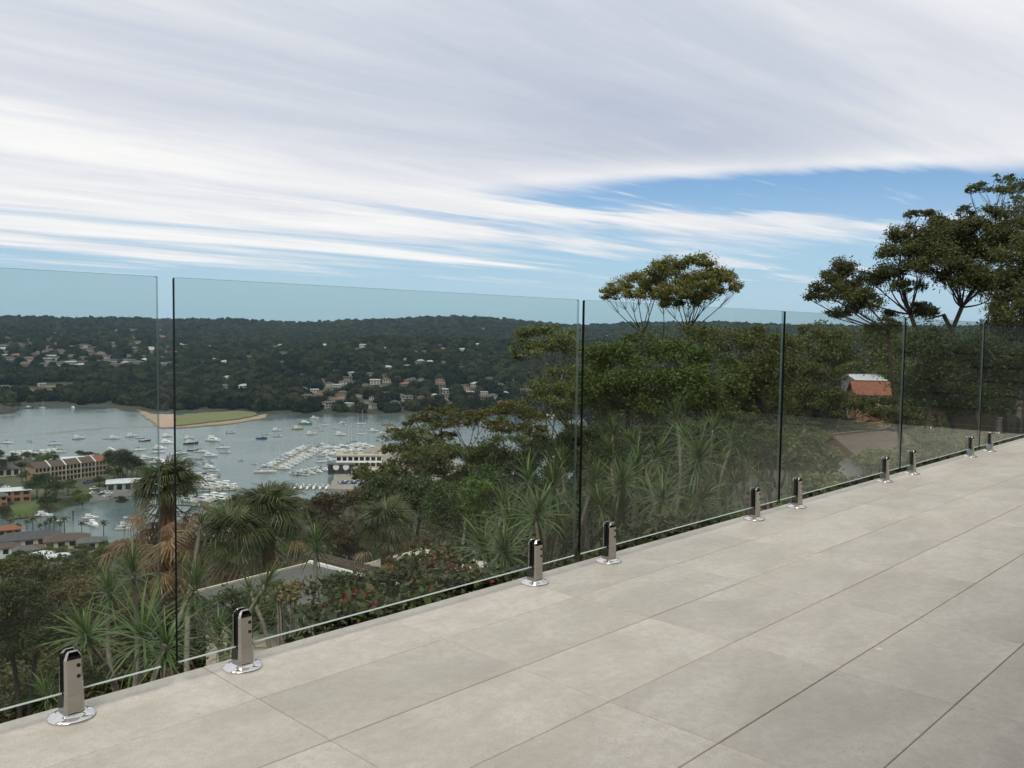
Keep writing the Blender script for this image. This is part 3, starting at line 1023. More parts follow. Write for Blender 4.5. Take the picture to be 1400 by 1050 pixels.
hero('corner_gum_tree', 'dark gum tree crowding the big gum on the far side of the fence corner', 33, (1420, 580), [(1400, 440, 0), (1430, 430, 0)],
     [(1385, 360, 30, 18, 0), (1395, 390, 30, 24, -.5), (1380, 420, 26, 20, 0), (1395, 430, 34, 26, -.8), (1365, 440, 22, 16, .3), (1420, 400, 44, 34, .4), (1400, 470, 44, 30, 0), (1360, 475, 34, 26, .4), (1430, 350, 40, 26, .4), (1450, 450, 50, 40, 0)],
     (.11, .05), .18, L_big, M_bark, 16, 3.0)
# trees below and beyond the right hand panels
hero('shaded_tree', 'dark shady tree below the big gum, behind the terracotta roof', 175, (1190, 560), [(1190, 520, 0)],
     [(1120, 475, 44, 24, 0), (1170, 470, 40, 22, 1), (1215, 475, 40, 22, 0), (1150, 500, 50, 22, -1), (1225, 500, 44, 22, -1), (1100, 500, 36, 22, 0), (1110, 455, 20, 14, .5)],
     (.5, .24), .3, L_olive, M_bark_d, 17, 2.8)
hero('low_gum_tree', 'broad dark gum tree filling the space behind the fence corner', 30, (1330, 610), [(1290, 545, 0), (1370, 540, 0)],
     [(1270, 480, 44, 26, .4), (1320, 475, 46, 26, 0), (1300, 515, 50, 30, -.4), (1350, 515, 46, 32, -.2), (1255, 530, 40, 26, 0), (1390, 500, 40, 36, .2), (1330, 550, 50, 24, -.4), (1390, 545, 40, 26, -.2), (1280, 555, 40, 20, -.2), (1440, 520, 50, 40, 0)],
     (.10, .047), .18, L_dark, M_bark, 18, 2.8)
hero('bushy_tree', 'olive bushy tree left of the terracotta roof', 40, (1100, 640), [(1100, 580, 0)],
     [(1080, 520, 34, 22, 0), (1120, 515, 34, 20, .4), (1095, 550, 42, 24, -.4), (1140, 550, 34, 20, -.2), (1170, 560, 36, 18, -.2), (1060, 560, 34, 26, 0), (1215, 560, 40, 18, -.1), (1250, 575, 36, 16, 0)],
     (.12, .055), .15, L_olive, M_bark, 19, 2.8)
# gums over the marina
hero('flat_topped_gum', 'flat topped gum tree with clear crown gaps over the marina water', 62, (640, 690), [(610, 625, 0), (640, 615, 0)],
     [(570, 574, 18, 7, 0), (560, 580, 10, 6, -.5), (600, 567, 24, 10, .5), (615, 565, 18, 8, 0), (605, 582, 20, 9, -.8), (625, 580, 22, 10, -.4), (648, 570, 20, 9, .4), (655, 578, 16, 9, 0), (590, 575, 14, 7, 0), (612, 596, 14, 8, -.8)],
     (.24, .11), .17, L_umb, M_bark_d, 20, 3.0)
hero('domed_gum', 'domed olive gum tree with red new growth beside the flat topped gum', 58, (700, 690), [(690, 615, 0), (715, 615, .4)],
     [(680, 566, 24, 12, 0), (705, 562, 26, 12, .5), (725, 572, 24, 14, 0), (690, 580, 22, 12, -.8), (715, 590, 26, 13, -.8), (735, 595, 20, 14, 0), (672, 585, 16, 10, -.4)],
     (.22, .10), .17, L_umb, M_bark_d, 21, 3.0)
hero('round_gum', 'rounded olive gum tree beside the marina buildings', 66, (560, 720), [(555, 640, 0), (575, 640, 0)],
     [(545, 600, 26, 12, 0), (565, 596, 26, 12, .6), (585, 604, 22, 12, 0), (540, 615, 22, 14, -.6), (570, 618, 26, 16, -.6), (592, 622, 18, 14, 0), (555, 640, 28, 18, -.6), (535, 645, 16, 16, 0), (585, 648, 24, 18, 0)],
     (.24, .11), .18, L_olive, M_bark_d, 22, 3.0)
hero('leaning_tree', 'dark green tree with leaning pale trunk by the panel joint', 30, (752, 690), [(765, 600, 0), (780, 590, 0)],
     [(745, 530, 30, 15, 0), (775, 515, 30, 18, .4), (765, 545, 34, 17, -.3), (735, 545, 18, 12, 0), (800, 535, 26, 26, .3), (760, 470, 30, 14, 1.5), (735, 482, 22, 12, 1.2), (775, 600, 26, 20, -.2), (750, 610, 18, 16, 0), (770, 570, 20, 16, .2)],
     (.10, .047), .13, L_olive, M_bark, 23, 2.6)
hero('tall_olive_tree', 'tall olive tree with thin pale trunks above the far houses', 95, (755, 640), [(735, 510, 0), (770, 505, 0)],
     [(730, 458, 26, 12, 0), (750, 455, 26, 12, 1), (775, 462, 24, 12, 0), (715, 475, 20, 14, -1), (745, 478, 30, 14, -1), (785, 480, 22, 16, 0), (702, 490, 14, 12, 0)],
     (.34, .16), .2, L_olive, M_bark, 24, 2.6)
# the dark wooded middle below the gums
for i, (x, y, r, rx, ry, lm, nm, lb) in enumerate([
        (560, 690, 34, 60, 46, L_dark, 'evergreen_tree', 'dark evergreen tree above the flat roofed house'),
        (640, 700, 26, 70, 60, L_dark, 'evergreen_tree', 'very dark dense tree left of the spiky dragon plants'),
        (622, 634, 45, 66, 44, L_big, 'evergreen_tree', 'dark tree just below the flat topped gum'),
        (692, 626, 40, 58, 46, L_big, 'evergreen_tree', 'dark tree just below the domed gum'),
        (735, 640, 27, 44, 44, L_dark, 'evergreen_tree', 'dark leafy tree behind the spiky plants by the joint'),
        (665, 690, 19, 40, 36, L_green, 'leafy_tree', 'small green leafy tree in front of the dark trees'),
        (480, 690, 60, 56, 30, L_rust, 'rusty_tree', 'rusty brown tree between the fan palm and the marina'),
        (435, 700, 70, 40, 22, L_rust, 'rusty_tree', 'rusty brown tree at the water edge of the slope'),
        (520, 660, 80, 46, 26, L_olive, 'olive_tree', 'olive tree just before the marina yard'),
        (470, 740, 36, 44, 34, L_rust, 'rusty_tree', 'reddish brown tree right of the green fan palm'),
        (800, 625, 22, 60, 40, L_dark, 'evergreen_tree', 'dark tree mass behind the dragon plants'),
        (880, 610, 18, 60, 36, L_dark, 'evergreen_tree', 'dark undergrowth tree below the bright green tree'),
        (985, 600, 20, 60, 36, L_dark, 'evergreen_tree', 'dark undergrowth tree below the olive tree'),
        (1050, 610, 24, 40, 30, L_big, 'evergreen_tree', 'dark low tree behind the driveway rail'),
        (330, 700, 52, 44, 26, L_dark, 'evergreen_tree', 'dark tree between the two fan palms'),
        (30, 850, 22, 90, 50, L_dark, 'evergreen_tree', 'dark shrubby tree low behind the inlet panel'),
        (130, 830, 32, 90, 40, L_rust, 'rusty_tree', 'brownish shrubby tree behind the dragon plants of the inlet panel'),
        (200, 760, 44, 50, 26, L_olive, 'olive_tree', 'olive tree behind the skirted palm'),
        (60, 790, 60, 80, 30, L_olive, 'olive_tree', 'broad olive tree with rounded crown on the slope below the cottages'),
        (330, 830, 16, 60, 36, L_dark, 'evergreen_tree', 'dark shrub before the flat roofed house'),
        (230, 870, 14, 70, 50, L_dark, 'evergreen_tree', 'dark shrub among the dragon plants near the skirted palm'),
        (720, 745, 12, 80, 50, L_dark, 'evergreen_tree', 'dark shrub at the foot of the dragon plants'),
        (900, 690, 13, 110, 50, L_dark, 'evergreen_tree', 'dark shrub deep among the dragon plants'),
        (560, 760, 24, 60, 30, L_rust, 'rusty_tree', 'brownish low tree behind the flat roof'),
]):
    g = np.random.default_rng(100 + i)
    cl = []
    for q in range(11):
        a = g.uniform(0, 2 * math.pi)
        d = math.sqrt(g.random())
        cl.append((x + math.cos(a) * d * rx * .75, y + math.sin(a) * d * ry * .75, rx * g.uniform(.30, .46), ry * g.uniform(.32, .46), g.normal() * rx * .3 * r / FPX))
    lf = max(.065, .0031 * r)
    hero(nm, lb, r, (x, y + ry + 20), [(x - rx * .2, y + ry * .4, 0), (x + rx * .25, y + ry * .3, 0)], cl, (lf, lf * .48), .02 + .004 * r, lm, M_bark_d, 200 + i, 2.6)

# ------------------------------------------------------------------ trees on the slopes: a few kinds, copied
PROTO = []


def proto_tree(kind, seed, lmat, bark, flat=.62, lf=.34):
    g = np.random.default_rng(seed)
    H, W = 8.0, 4.4
    cl = []
    for q in range(13):
        a, d = g.uniform(0, 2 * math.pi), math.sqrt(g.random())
        rr = g.uniform(1.0, 1.75)
        cl.append(((math.cos(a) * d * W * .68, math.sin(a) * d * W * .68, H - 1.8 - d * d * 2.2 * flat + g.normal() * .5), (rr, rr, rr * flat)))
    hubs = [Vector((g.normal() * .7, g.normal() * .7, 3.4)), Vector((g.normal() * .9, g.normal() * .9, 3.9))]
    tm, cm = tree_mesh((0, 0, 0), hubs, cl, (lf, lf * .48), g, .24, 2.7, bark, lmat)
    return tm, cm


KINDS = [('gum_tree', 'olive gum tree', L_olive), ('evergreen_tree', 'dark evergreen tree', L_dark), ('leafy_tree', 'bright green leafy tree', L_green), ('rusty_tree', 'rusty brown casuarina tree', L_rust), ('gum_tree', 'dark gum tree', L_big)]
PROTO_F = []
for ki, (nm, lb, lm) in enumerate(KINDS):
    PROTO.append([proto_tree(nm, 300 + ki * 10 + q, lm, M_bark_d, (.6, .8)[q], .32) for q in range(2)])
    PROTO_F.append([proto_tree(nm, 400 + ki * 10 + q, lm, M_bark_d, (.6, .8)[q], .19) for q in range(2)])


def put_tree(ki, x, y, s, where, group, zoff=0.0, sz=1.0):
    nm, lb, lm = KINDS[ki]
    tm, cm = (PROTO_F if math.hypot(x, y) < 130 else PROTO)[ki][random.randrange(2)]
    t = thing(nm, lb + ' ' + where, 'tree', (x, y, gz1(x, y) + zoff), random.uniform(0, 6.28), group, (s, s, s * sz))
    link('trunk', tm, t)
    link('crown', cm, t)
    return t


def scatter(n, x0, x1, r0, r1, gap, kinds, where, group, smin, smax, avoid=(), grow=0.0):
    g = np.random.default_rng(int(r1 + x1))
    got = []
    tries = 0
    while len(got) < n and tries < 60 * n:
        tries += 1
        px = g.uniform(x0, x1)
        r = math.sqrt(g.uniform(r0 * r0, r1 * r1))
        d = ray(px, 500)
        k = r / math.hypot(d.x, d.y)
        X, Y = d.x * k, d.y * k
        gp = gap * (1 + grow * (r - r0) / (r1 - r0))
        if any((X - a) ** 2 + (Y - b) ** 2 < gp * gp for a, b in got):
            continue
        if any((X - a) ** 2 + (Y - b) ** 2 < c * c for a, b, c in avoid):
            continue
        if gz1(X, Y) < ZW + 1.0:
            continue
        got.append((X, Y))
        f = gp / gap
        put_tree(int(g.choice(kinds)), X, Y, g.uniform(smin, smax) * f, where, group, 0, g.uniform(.8, 1.15))
    return got

# ------------------------------------------------------------------ palms
def frond_mesh(seed, lmat, fan=.62, pet=.75, n=20, sag=.35, spread=105):
    """fan palm frond along +X: petiole, then a fan of folded blades with drooping tips"""
    g = np.random.default_rng(seed)
    V, F = [], []

    def quad(a, b, c, d):
        o = len(V)
        V.extend([a, b, c, d])
        F.append((o, o + 1, o + 2, o + 3))
    w = .014
    pts = [Vector((pet * t, 0, -.10 * pet * t * t)) for t in (0, .5, 1)]
    for a, b in zip(pts, pts[1:]):
        quad(a + Vector((0, w, 0)), b + Vector((0, w, 0)), b - Vector((0, w, 0)), a - Vector((0, w, 0)))
        quad(a + Vector((0, 0, w)), b + Vector((0, 0, w)), b - Vector((0, 0, w)), a - Vector((0, 0, w)))
    h = pts[-1]
    for k in range(n):
        a = R(-spread + 2 * spread * k / (n - 1)) + g.normal() * .03
        ln = fan * (.80 + .30 * math.cos(a * .75)) * g.uniform(.88, 1.08)
        d = Vector((math.cos(a), math.sin(a), .12 * abs(math.sin(a)) - .12))
        s = Vector((-math.sin(a), math.cos(a), (.35 if k % 2 else -.35)))
        m1, m2 = h + d * ln * .5, h + d * ln * .80 - Vector((0, 0, sag * ln * .16))
        tp = h + d * ln * .95 - Vector((0, 0, sag * ln * g.uniform(.5, .9)))
        ww = ln * .032
        quad(h - s * ww * .15, h + s * ww * .15, m1 + s * ww, m1 - s * ww)
        quad(m1 - s * ww, m1 + s * ww, m2 + s * ww * .7, m2 - s * ww * .7)
        quad(m2 - s * ww * .7, m2 + s * ww * .7, tp + s * ww * .1, tp - s * ww * .1)
    return npmesh('frond', [tuple(v) for v in V], F, lmat)


FG = [frond_mesh(s, L_palm, .70, .60, 32, .85) for s in (1, 2, 3)]
FD = [frond_mesh(s, L_dead, .55, .85, 16, 1.2, 70) for s in (5, 6, 7)]


def fan_palm(name, label, px, py, r, size, n_green, n_dead, trunk_r=.16, seed=1, dead_spread=1.0):
    g = np.random.default_rng(seed)
    c = P(px, py, r)
    zb = gz1(c.x, c.y)
    t = thing(name, label, 'palm', (c.x, c.y, zb), 0)
    h = c.z - zb
    tb = MB()
    tb.tube([(0, 0, -.5), (.08, .03, h * .4), (.03, 0, h * .8), (0, 0, h)], [trunk_r * 1.2, trunk_r, trunk_r, trunk_r * 1.25], 12)
    tb.obj('trunk', mk('palm_trunk', (.17, .115, .075), (.10, .065, .042), 6, .95, bump=.6, stretch=(1, 1, 6)), t, True)
    for k in range(n_green):
        el = R(80 - (85 if n_dead > 40 else 105) * (k / n_green) ** .9) + g.normal() * .12
        o = link('frond', FG[k % 3], t, (0, 0, h + .05), Euler((g.normal() * .3, -el, k * 2.4 + g.normal() * .2)), size * g.uniform(.85, 1.1))
    for k in range(n_dead):
        f = k / max(n_dead - 1, 1)
        el = R(16 - 74 * g.random() ** .9) * dead_spread
        o = link('frond', FD[k % 3], t, (0, 0, h - .12 - f * 1.8), Euler((g.normal() * .5, -el, k * 2.4 + g.normal() * .3)), size * g.uniform(1.0, 1.75))
        o['label'] = 'dry brown hanging frond'
    return t


fan_palm('fan_palm', 'tall fan palm with green top and long skirt of dead brown fronds', 228, 672, 25, .74, 38, 60, .17, 1)
fan_palm('fan_palm', 'broad green fan palm above the flat roofed house', 366, 708, 24, .80, 50, 18, .15, 2, .8)
fan_palm('fan_palm', 'smaller green fan palm right of the flat roof, under dark trees', 528, 724, 21, .62, 34, 8, .13, 3, .8)
fan_palm('fan_palm', 'small fan palm low beside the broad green palm', 320, 738, 23, .8, 30, 10, .12, 4, .8)


# ------------------------------------------------------------------ dragon plants (spiky rosettes on bare grey stems)
def rosette_mesh(seed, n=58, ln=.42):
    g = np.random.default_rng(seed)
    V, F = [], []
    for k in range(n):
        el = R(86 - (96 + 12 * (seed % 4)) * (k / n) ** 1.05) + g.normal() * .16
        a = k * 2.39996 + g.normal() * .15
        L = ln * g.uniform(.60, 1.18)
        w = .0082
        hd = Vector((math.cos(a), math.sin(a), 0))
        sd_ = Vector((-math.sin(a), math.cos(a), 0))
        p = Vector((0, 0, -.10 * k / n)) + hd * .01
        e = el
        prev = None
        segs = 4
        for q in range(segs + 1):
            tt = q / segs
            ww = w * (1.0 - .15 * tt if tt < .6 else (1 - tt) / .4 * .9 + .05)
            fold = Vector((0, 0, w * .35))
            cur = (p + sd_ * ww + fold, p - sd_ * ww + fold)
            if prev:
                o = len(V)
                V.extend([tuple(prev[0]), tuple(prev[1]), tuple(cur[1]), tuple(cur[0])])
                F.append((o, o + 1, o + 2, o + 3))
            prev = cur
            p = p + (hd * math.cos(e) + Vector((0, 0, math.sin(e)))) * (L / segs)
            e -= g.uniform(.02, .40)
    # weld the strip of each leaf so that it is one island
    me = npmesh('rosette', V, F, L_dra)
    bm = bmesh.new()
    bm.from_mesh(me)
    bmesh.ops.remove_doubles(bm, verts=bm.verts, dist=1e-5)
    bm.to_mesh(me)
    bm.free()
    return me


ROS = [rosette_mesh(40 + i, n) for i, n in enumerate((84, 66, 96, 58, 74, 50))]


def dragon_plant(label, tips, base=None, seed=1):
    """tips: (px, py, r, size); the stems meet at a base on the ground below"""
    g = np.random.default_rng(seed)
    pts = [(P(x, y, r), s) for x, y, r, s in tips]
    c = sum((p for p, _ in pts), Vector()) / len(pts)
    bx, by = c.x + g.normal() * .25, c.y + g.normal() * .25
    if base:
        b_ = P(*base)
        bx, by = b_.x, b_.y
    zb = gz1(bx, by)
    t = thing('dragon_plant', label, 'plant', (bx, by, zb), 0, 'spiky dragon plants behind the glass')
    o0 = Vector((bx, by, zb))
    for p, s in pts:
        v_ = p - o0
        mid = Vector((v_.x * .2 + g.normal() * .30, v_.y * .2 + g.normal() * .30, v_.z * .5))
        kn = Vector((v_.x * .7 + g.normal() * .10, v_.y * .7 + g.normal() * .10, v_.z * .80))
        ctrl = [Vector((g.normal() * .05, g.normal() * .05, -.2)), mid, kn, v_]
        # smooth the stem
        sm = []
        for i in range(3):
            a, b = ctrl[i], ctrl[i + 1]
            pa, nb = ctrl[max(i - 1, 0)], ctrl[min(i + 2, 3)]
            for q in range(4):
                u_ = q / 4
                sm.append(.5 * ((2 * a) + (b - pa) * u_ + (2 * pa - 5 * a + 4 * b - nb) * u_ * u_ + (3 * a - pa - 3 * b + nb) * u_ ** 3))
        sm.append(v_)
        MB().tube(sm, list(np.linspace(.026, .013, len(sm))), 7).obj('stem', M_stem, t, True)
        d = (sm[-1] - sm[-3]).normalized()
        q = Vector((0, 0, 1)).rotation_difference((d * 1.3 + Vector((g.normal() * .25, g.normal() * .25, .25))).normalized())
        rr = link('rosette', ROS[g.integers(0, 6)], t, v_, (q @ Euler((0, 0, g.uniform(0, 6))).to_quaternion()).to_euler(), s * .56 * g.uniform(.82, 1.15))
    return t


dragon_plant('dragon plant with long leaning stem before the skirted palm', [(275, 716, 6.4, .85), (182, 782, 5.6, 1.0)], (150, 900, 5.4), 1)
dragon_plant('dragon plant with big rosettes low behind the inlet panel', [(118, 868, 4.6, 1.0), (196, 868, 4.4, 1.15), (150, 808, 5.6, .8)], (160, 960, 4.5), 2)
dragon_plant('small single headed dragon plant low beside a spigot of the inlet panel', [(66, 950, 3.6, .62)], None, 3)
dragon_plant('dragon plant seen beside the joint of inlet and marina panels', [(266, 800, 5.0, 1.0), (266, 838, 5.2, .75), (226, 880, 4.2, .9)], (262, 930, 4.7), 4)
dragon_plant('dragon plant with thick curved stem before the flat roof', [(432, 742, 6.6, 1.2), (362, 800, 6.0, .95), (342, 808, 6.4, .7)], (320, 890, 5.8), 5)
dragon_plant('small dragon plant before the flat roof skylight', [(445, 800, 6.6, .75), (380, 822, 5.8, .6)], (420, 880, 6.2), 6)
dragon_plant('low dragon plant tuft at the foot of the flat roofed house', [(300, 868, 4.4, .8), (330, 885, 4.0, .7), (415, 858, 4.8, .7)], None, 7)
dragon_plant('single headed dragon plant against the dark tree', [(636, 722, 7.4, .95)], (690, 780, 7.2), 8)
CEN = [(690, 690), (722, 655), (700, 722), (757, 662), (768, 632), (735, 700), (762, 705), (730, 735), (812, 655), (838, 586), (834, 618), (806, 638), (770, 740),
       (850, 660), (897, 622), (870, 640), (937, 598), (925, 572), (975, 588), (880, 672), (848, 700), (905, 680), (940, 650), (985, 628), (1002, 602), (960, 680), (1042, 655), (1005, 660), (900, 710), (820, 690), (940, 705), (990, 690), (868, 606), (955, 625), (785, 680), (1025, 640), (660, 745), (690, 752)]
gq = np.random.default_rng(5)
order = sorted(CEN, key=lambda p: p[0])
kk = 0
i = 0
LBS = ['dragon plant by the marina panel joint', 'dragon plant under the bright green tree', 'dragon plant among the thick spiky group']
while i < len(order):
    n = int(gq.integers(2, 5))
    grp = order[i:i + n]
    i += n
    r0 = 5.2 + 2.6 * (grp[0][0] - 650) / 400 + gq.uniform(0, .8)
    xm = sum(p[0] for p in grp) / len(grp)
    wh = 'left of the panel joint by the marina' if xm < 790 else ('under the bright green tree' if xm < 930 else 'beside the grey driveway')
    dragon_plant('grey stemmed dragon plant in the group ' + wh, [(x, y, r0 + gq.normal() * .35 + (730 - y) * .008, gq.uniform(1.05, 1.4)) for x, y in grp], None, 50 + kk)
    kk += 1


# ------------------------------------------------------------------ shrubs and ground cover near the terrace
def leaf_shrub(name, label, c, rad, leaf, n, lmat, flowers=None, seed=1, stem=True):
    g = np.random.default_rng(seed)
    zb = gz1(c.x, c.y)
    t = thing(name, label, 'shrub', (c.x, c.y, zb), 0)
    cc = np.array([0, 0, c.z - zb])
    pts, subs = clump_points(cc, rad, n, max(14, n // 90), g, .35, .30)
    V, F = leaf_quads(pts, leaf, leaf * .55, .1, .25, g)
    link('foliage', npmesh('foliage', V, F, lmat), t)
    if stem:
        sb = MB()
        for q in subs[::max(1, len(subs) // 14)]:
            e = Vector(q)
            sb.tube(bez((g.normal() * .08, g.normal() * .08, -.15), e, (0, 0, .2), 6), list(np.linspace(.016, .005, 6)), 5)
        sb.obj('stem', M_stem, t, True)
    if flowers:
        fm, fn, fl = flowers
        pt2 = np.array(subs)[g.integers(0, len(subs), fn // 14 + 1)]
        idx = g.integers(0, len(pt2), fn)
        V, F = leaf_quads(pt2[idx] + g.normal(size=(fn, 3)) * fl * 1.1 + np.array([0, 0, rad[2] * .25]), fl, fl * .6, 0, .3, g)
        link('flowers', npmesh('flowers', V, F, fm), t)
    return t


leaf_shrub('leafy_shrub', 'pale green leafy shrub in front of the brown gabled roof', P(1108, 634, 9.2), (.26, .30, .32), .052, 2400, L_pale, None, 1)
leaf_shrub('leafy_shrub', 'pale green shrub low between the spigots before the brown roof', P(1130, 668, 8.6), (.34, .3, .13), .05, 2400, L_pale, None, 2)
leaf_shrub('leafy_shrub', 'pale shrub just right of the brown roofed house', P(1210, 634, 10.5), (.33, .36, .14), .05, 2200, L_pale, None, 3)
leaf_shrub('leafy_shrub', 'yellowish shrub behind the panel before the big gum', P(1290, 614, 12.2), (.5, .5, .17), .055, 2200, L_pale, None, 4)
leaf_shrub('leafy_shrub', 'small pale shrub close to the fence corner', P(1335, 608, 13.4), (.45, .45, .15), .055, 1400, L_pale, None, 5)
leaf_shrub('seed_head_shrub', 'shrub with tan dried flower heads before the flat roof', P(400, 814, 5.4), (.11, .11, .075), .026, 900, L_tan, None, 6)
leaf_shrub('red_flowering_shrub', 'low shrub with red flowers before the second roof', P(640, 782, 6.4), (.75, .55, .16), .05, 3000, L_hedge, (L_red, 210, .026), 7)
leaf_shrub('red_flowering_shrub', 'red flowering creeper along the terrace edge below the marina panel', P(560, 826, 3.45), (.52, .16, .12), .04, 1900, L_hedge, (L_red, 130, .022), 8)
leaf_shrub('red_flowering_shrub', 'red flowering creeper where the edge nears the dragon plants', P(668, 800, 3.55), (.25, .12, .07), .035, 900, L_hedge, (L_red, 90, .020), 9)
leaf_shrub('low_shrub', 'bushy green shrub between the dried flower heads and red flowers', P(500, 820, 5.6), (.55, .4, .17), .045, 2400, L_hedge, None, 10)

gg = np.random.default_rng(77)
n = 30000
X = gg.uniform(-3.5, 9.4, n)
Y = VG + .19 + gg.gamma(1.6, .28, n)
top = np.interp(Y, [2.2, 2.6, 3.4, 5], [-.10, -.20, -.75, -1.7]) + .10 * np.sin(X * 2.1) + .06 * np.sin(X * 5.3 + 1)
top = top - np.where(X < 3.0, .22, 0) * (.6 + .4 * np.sin(X * 1.3))
Z = np.minimum(top - gg.random(n) ** 1.5 * .5, -.03)
keep = Y > V_EDGE + .07
V, F = leaf_quads(np.stack([X, Y, Z], 1)[keep], .062, .028, 0, .35, gg)
tag(link('groundcover', npmesh('groundcover', V, F, L_hedge)), 'low leafy ground cover along the terrace edge', 'ground cover', kind='stuff')
# rough undergrowth over the slope below
n = 60000
rr = np.exp(gg.uniform(math.log(4.5), math.log(60), n))
pxs = gg.uniform(-150, 1600, n)
al = YAW - np.arctan((pxs - 700) / FPX)
X, Y = rr * np.cos(al), rr * np.sin(al)
keep = (Y > VG + .5)
X, Y, rr = X[keep], Y[keep], rr[keep]
Z = gz(X, Y) + gg.random(len(X)) ** 2 * (.5 + .02 * rr)
V, F = leaf_quads(np.stack([X, Y, Z], 1), .10 + .012 * rr, .05 + .006 * rr, 0, .3, gg)
tag(link('undergrowth', npmesh('undergrowth', V, F, L_dark)), 'rough dark undergrowth covering the slope', 'undergrowth', kind='stuff')

# ------------------------------------------------------------------ near houses
M_rooft = mk('terracotta_tiles', (.26, .095, .055), (.20, .07, .042), 1.2, .8, bump=.3)
M_roofb = mk('brown_roof_tiles', (.105, .073, .057), (.080, .056, .045), 1.2, .8, bump=.3)
M_roofg = mk('grey_roof', (.115, .112, .105), (.085, .083, .078), .7, .8)
M_roofd = mk('dark_slate_roof', (.075, .072, .082), (.055, .053, .06), .7, .7)
M_roofw = mk('white_metal_roof', (.62, .64, .66), (.52, .54, .56), .5, .5)
M_brick = mk('tan_brick', (.33, .215, .135), (.27, .17, .105), 2.5, .9)
M_brickl = mk('orange_brick', (.36, .19, .11), (.28, .145, .085), 2.5, .9)
M_cream = mk('cream_render', (.52, .47, .38), (.46, .41, .33), 1.5, .85)
M_white = mk('white_paint', (.74, .73, .70), (.66, .65, .62), 1.5, .7)
M_greyw = mk('grey_render', (.33, .33, .32), (.27, .27, .26), 1.5, .85)
M_timber = mk('weathered_timber', (.105, .072, .050), (.060, .042, .031), 6, .9, bump=.4, stretch=(1, 1, 6))
M_tim2 = mk('timber_cladding', (.30, .15, .075), (.24, .115, .06), 3, .8)


def frame_xy(p0, p1):
    """local frame: x from p0 towards p1, y away from the camera side"""
    a = math.atan2(p1.y - p0.y, p1.x - p0.x)
    return a, (Vector((p1.x, p1.y, 0)) - Vector((p0.x, p0.y, 0))).length


# flat roofed house just below the terrace
ZR = -4.7
ca, cb = ZP(262, 812, ZR), ZP(425, 771, ZR)
fa, fl = frame_xy(ca, cb)
fh = thing('flat_roofed_house', 'flat grey roofed house with pale gutter below the terrace', 'house', (ca.x, ca.y, gz1(ca.x, ca.y)), fa)
z0 = ZR - fh.location.z
MB().box(.2, fl + 3.6, -5.0, -.2, -1.2, z0 - .26).obj('wall', M_cream, fh)
rf = MB().box(0, fl, -5.2, 0, z0 - .25, z0).obj('roof', M_roofg, fh)
MB().box(-.06, fl + .02, .002, .07, z0 - .10, z0 + .04).obj('gutter', M_cream, rf)
MB().box(fl + .003, fl + .09, -3.4, .1, z0 - .18, z0 + .06).obj('gutter', M_white, rf)
MB().lathe([(.22, z0 + .004), (.22, z0 + .10), (.17, z0 + .2), (.09, z0 + .26), (.02, z0 + .28)], 16, c=(fl * .60, -2.6)).obj('skylight', M_white, rf)
rb = MB().box(fl + .35, fl + 5.2, -4.0, -1.0, z0 - .75, z0 - .5).obj('roof', M_roofg, fh)
rb['label'] = 'lower flat roof with white edge'
MB().box(fl + .35, fl + 5.2, -.998, -.90, z0 - .70, z0 - .44).obj('gutter', M_white, rb)
for q in range(3):
    MB().box(fl + .12 + q * .11, fl + .21 + q * .11, -2.9, .5, z0 - .02 + q * .002, z0 + .14 + q * .01).obj('beam', M_timber, fh)
MB().box(fl + .10, fl + .9, -3.35, -2.95, z0 - .1, z0 + .22).obj('chimney', M_tim2, fh)


def gable_house(name, label, c, rz, w, d, hw, hr, wall, roof, over=.4, win=0, cat='house', group=None, gable_wall=None):
    """house with gable roof: ridge along local X; c = centre at ground"""
    t = thing(name, label, cat, c, rz, group)
    MB().box(-w / 2, w / 2, -d / 2, d / 2, -9, hw).obj('wall', wall, t)
    gm = MB()
    for x0, x1 in ((-w / 2, -w / 2 + .15), (w / 2 - .15, w / 2)):
        gm.add([(x, y, z) for x in (x0, x1) for y, z in ((-d / 2, hw + .002), (d / 2, hw + .002), (0, hw + hr * .97))], [(0, 1, 2), (5, 4, 3), (0, 3, 4, 1), (1, 4, 5, 2), (2, 5, 3, 0)])
    gm.obj('gable', gable_wall or wall, t)
    k = hr / (d / 2)
    yo = d / 2 + over
    for s in (-1, 1):
        rm = MB()
        prof = [(0, hw + hr + .04), (s * yo, hw - k * over + .04), (s * yo, hw - k * over + .20), (0, hw + hr + .20)]
        rm.add([(x, y, z) for x in (-w / 2 - over, w / 2 + over) for y, z in prof], [(0, 1, 2, 3), (7, 6, 5, 4), (0, 4, 5, 1), (1, 5, 6, 2), (2, 6, 7, 3), (3, 7, 4, 0)])
        rm.obj('roof', roof, t)
    MB().box(-w / 2 - over, w / 2 + over, -.12, .12, hw + hr + .16, hw + hr + .28).obj('ridge', roof, t)
    for q in range(win):
        x = -w / 2 + (q + .5) * w / win
        f = MB().box(x - .65, x + .65, -d / 2 - .05, -d / 2 - .002, hw - 1.75, hw - .45).obj('window', M_white, t)
        MB().box(x - .56, x + .56, -d / 2 - .07, -d / 2 - .052, hw - 1.66, hw - .54).obj('pane', M_dglass, f)
    return t


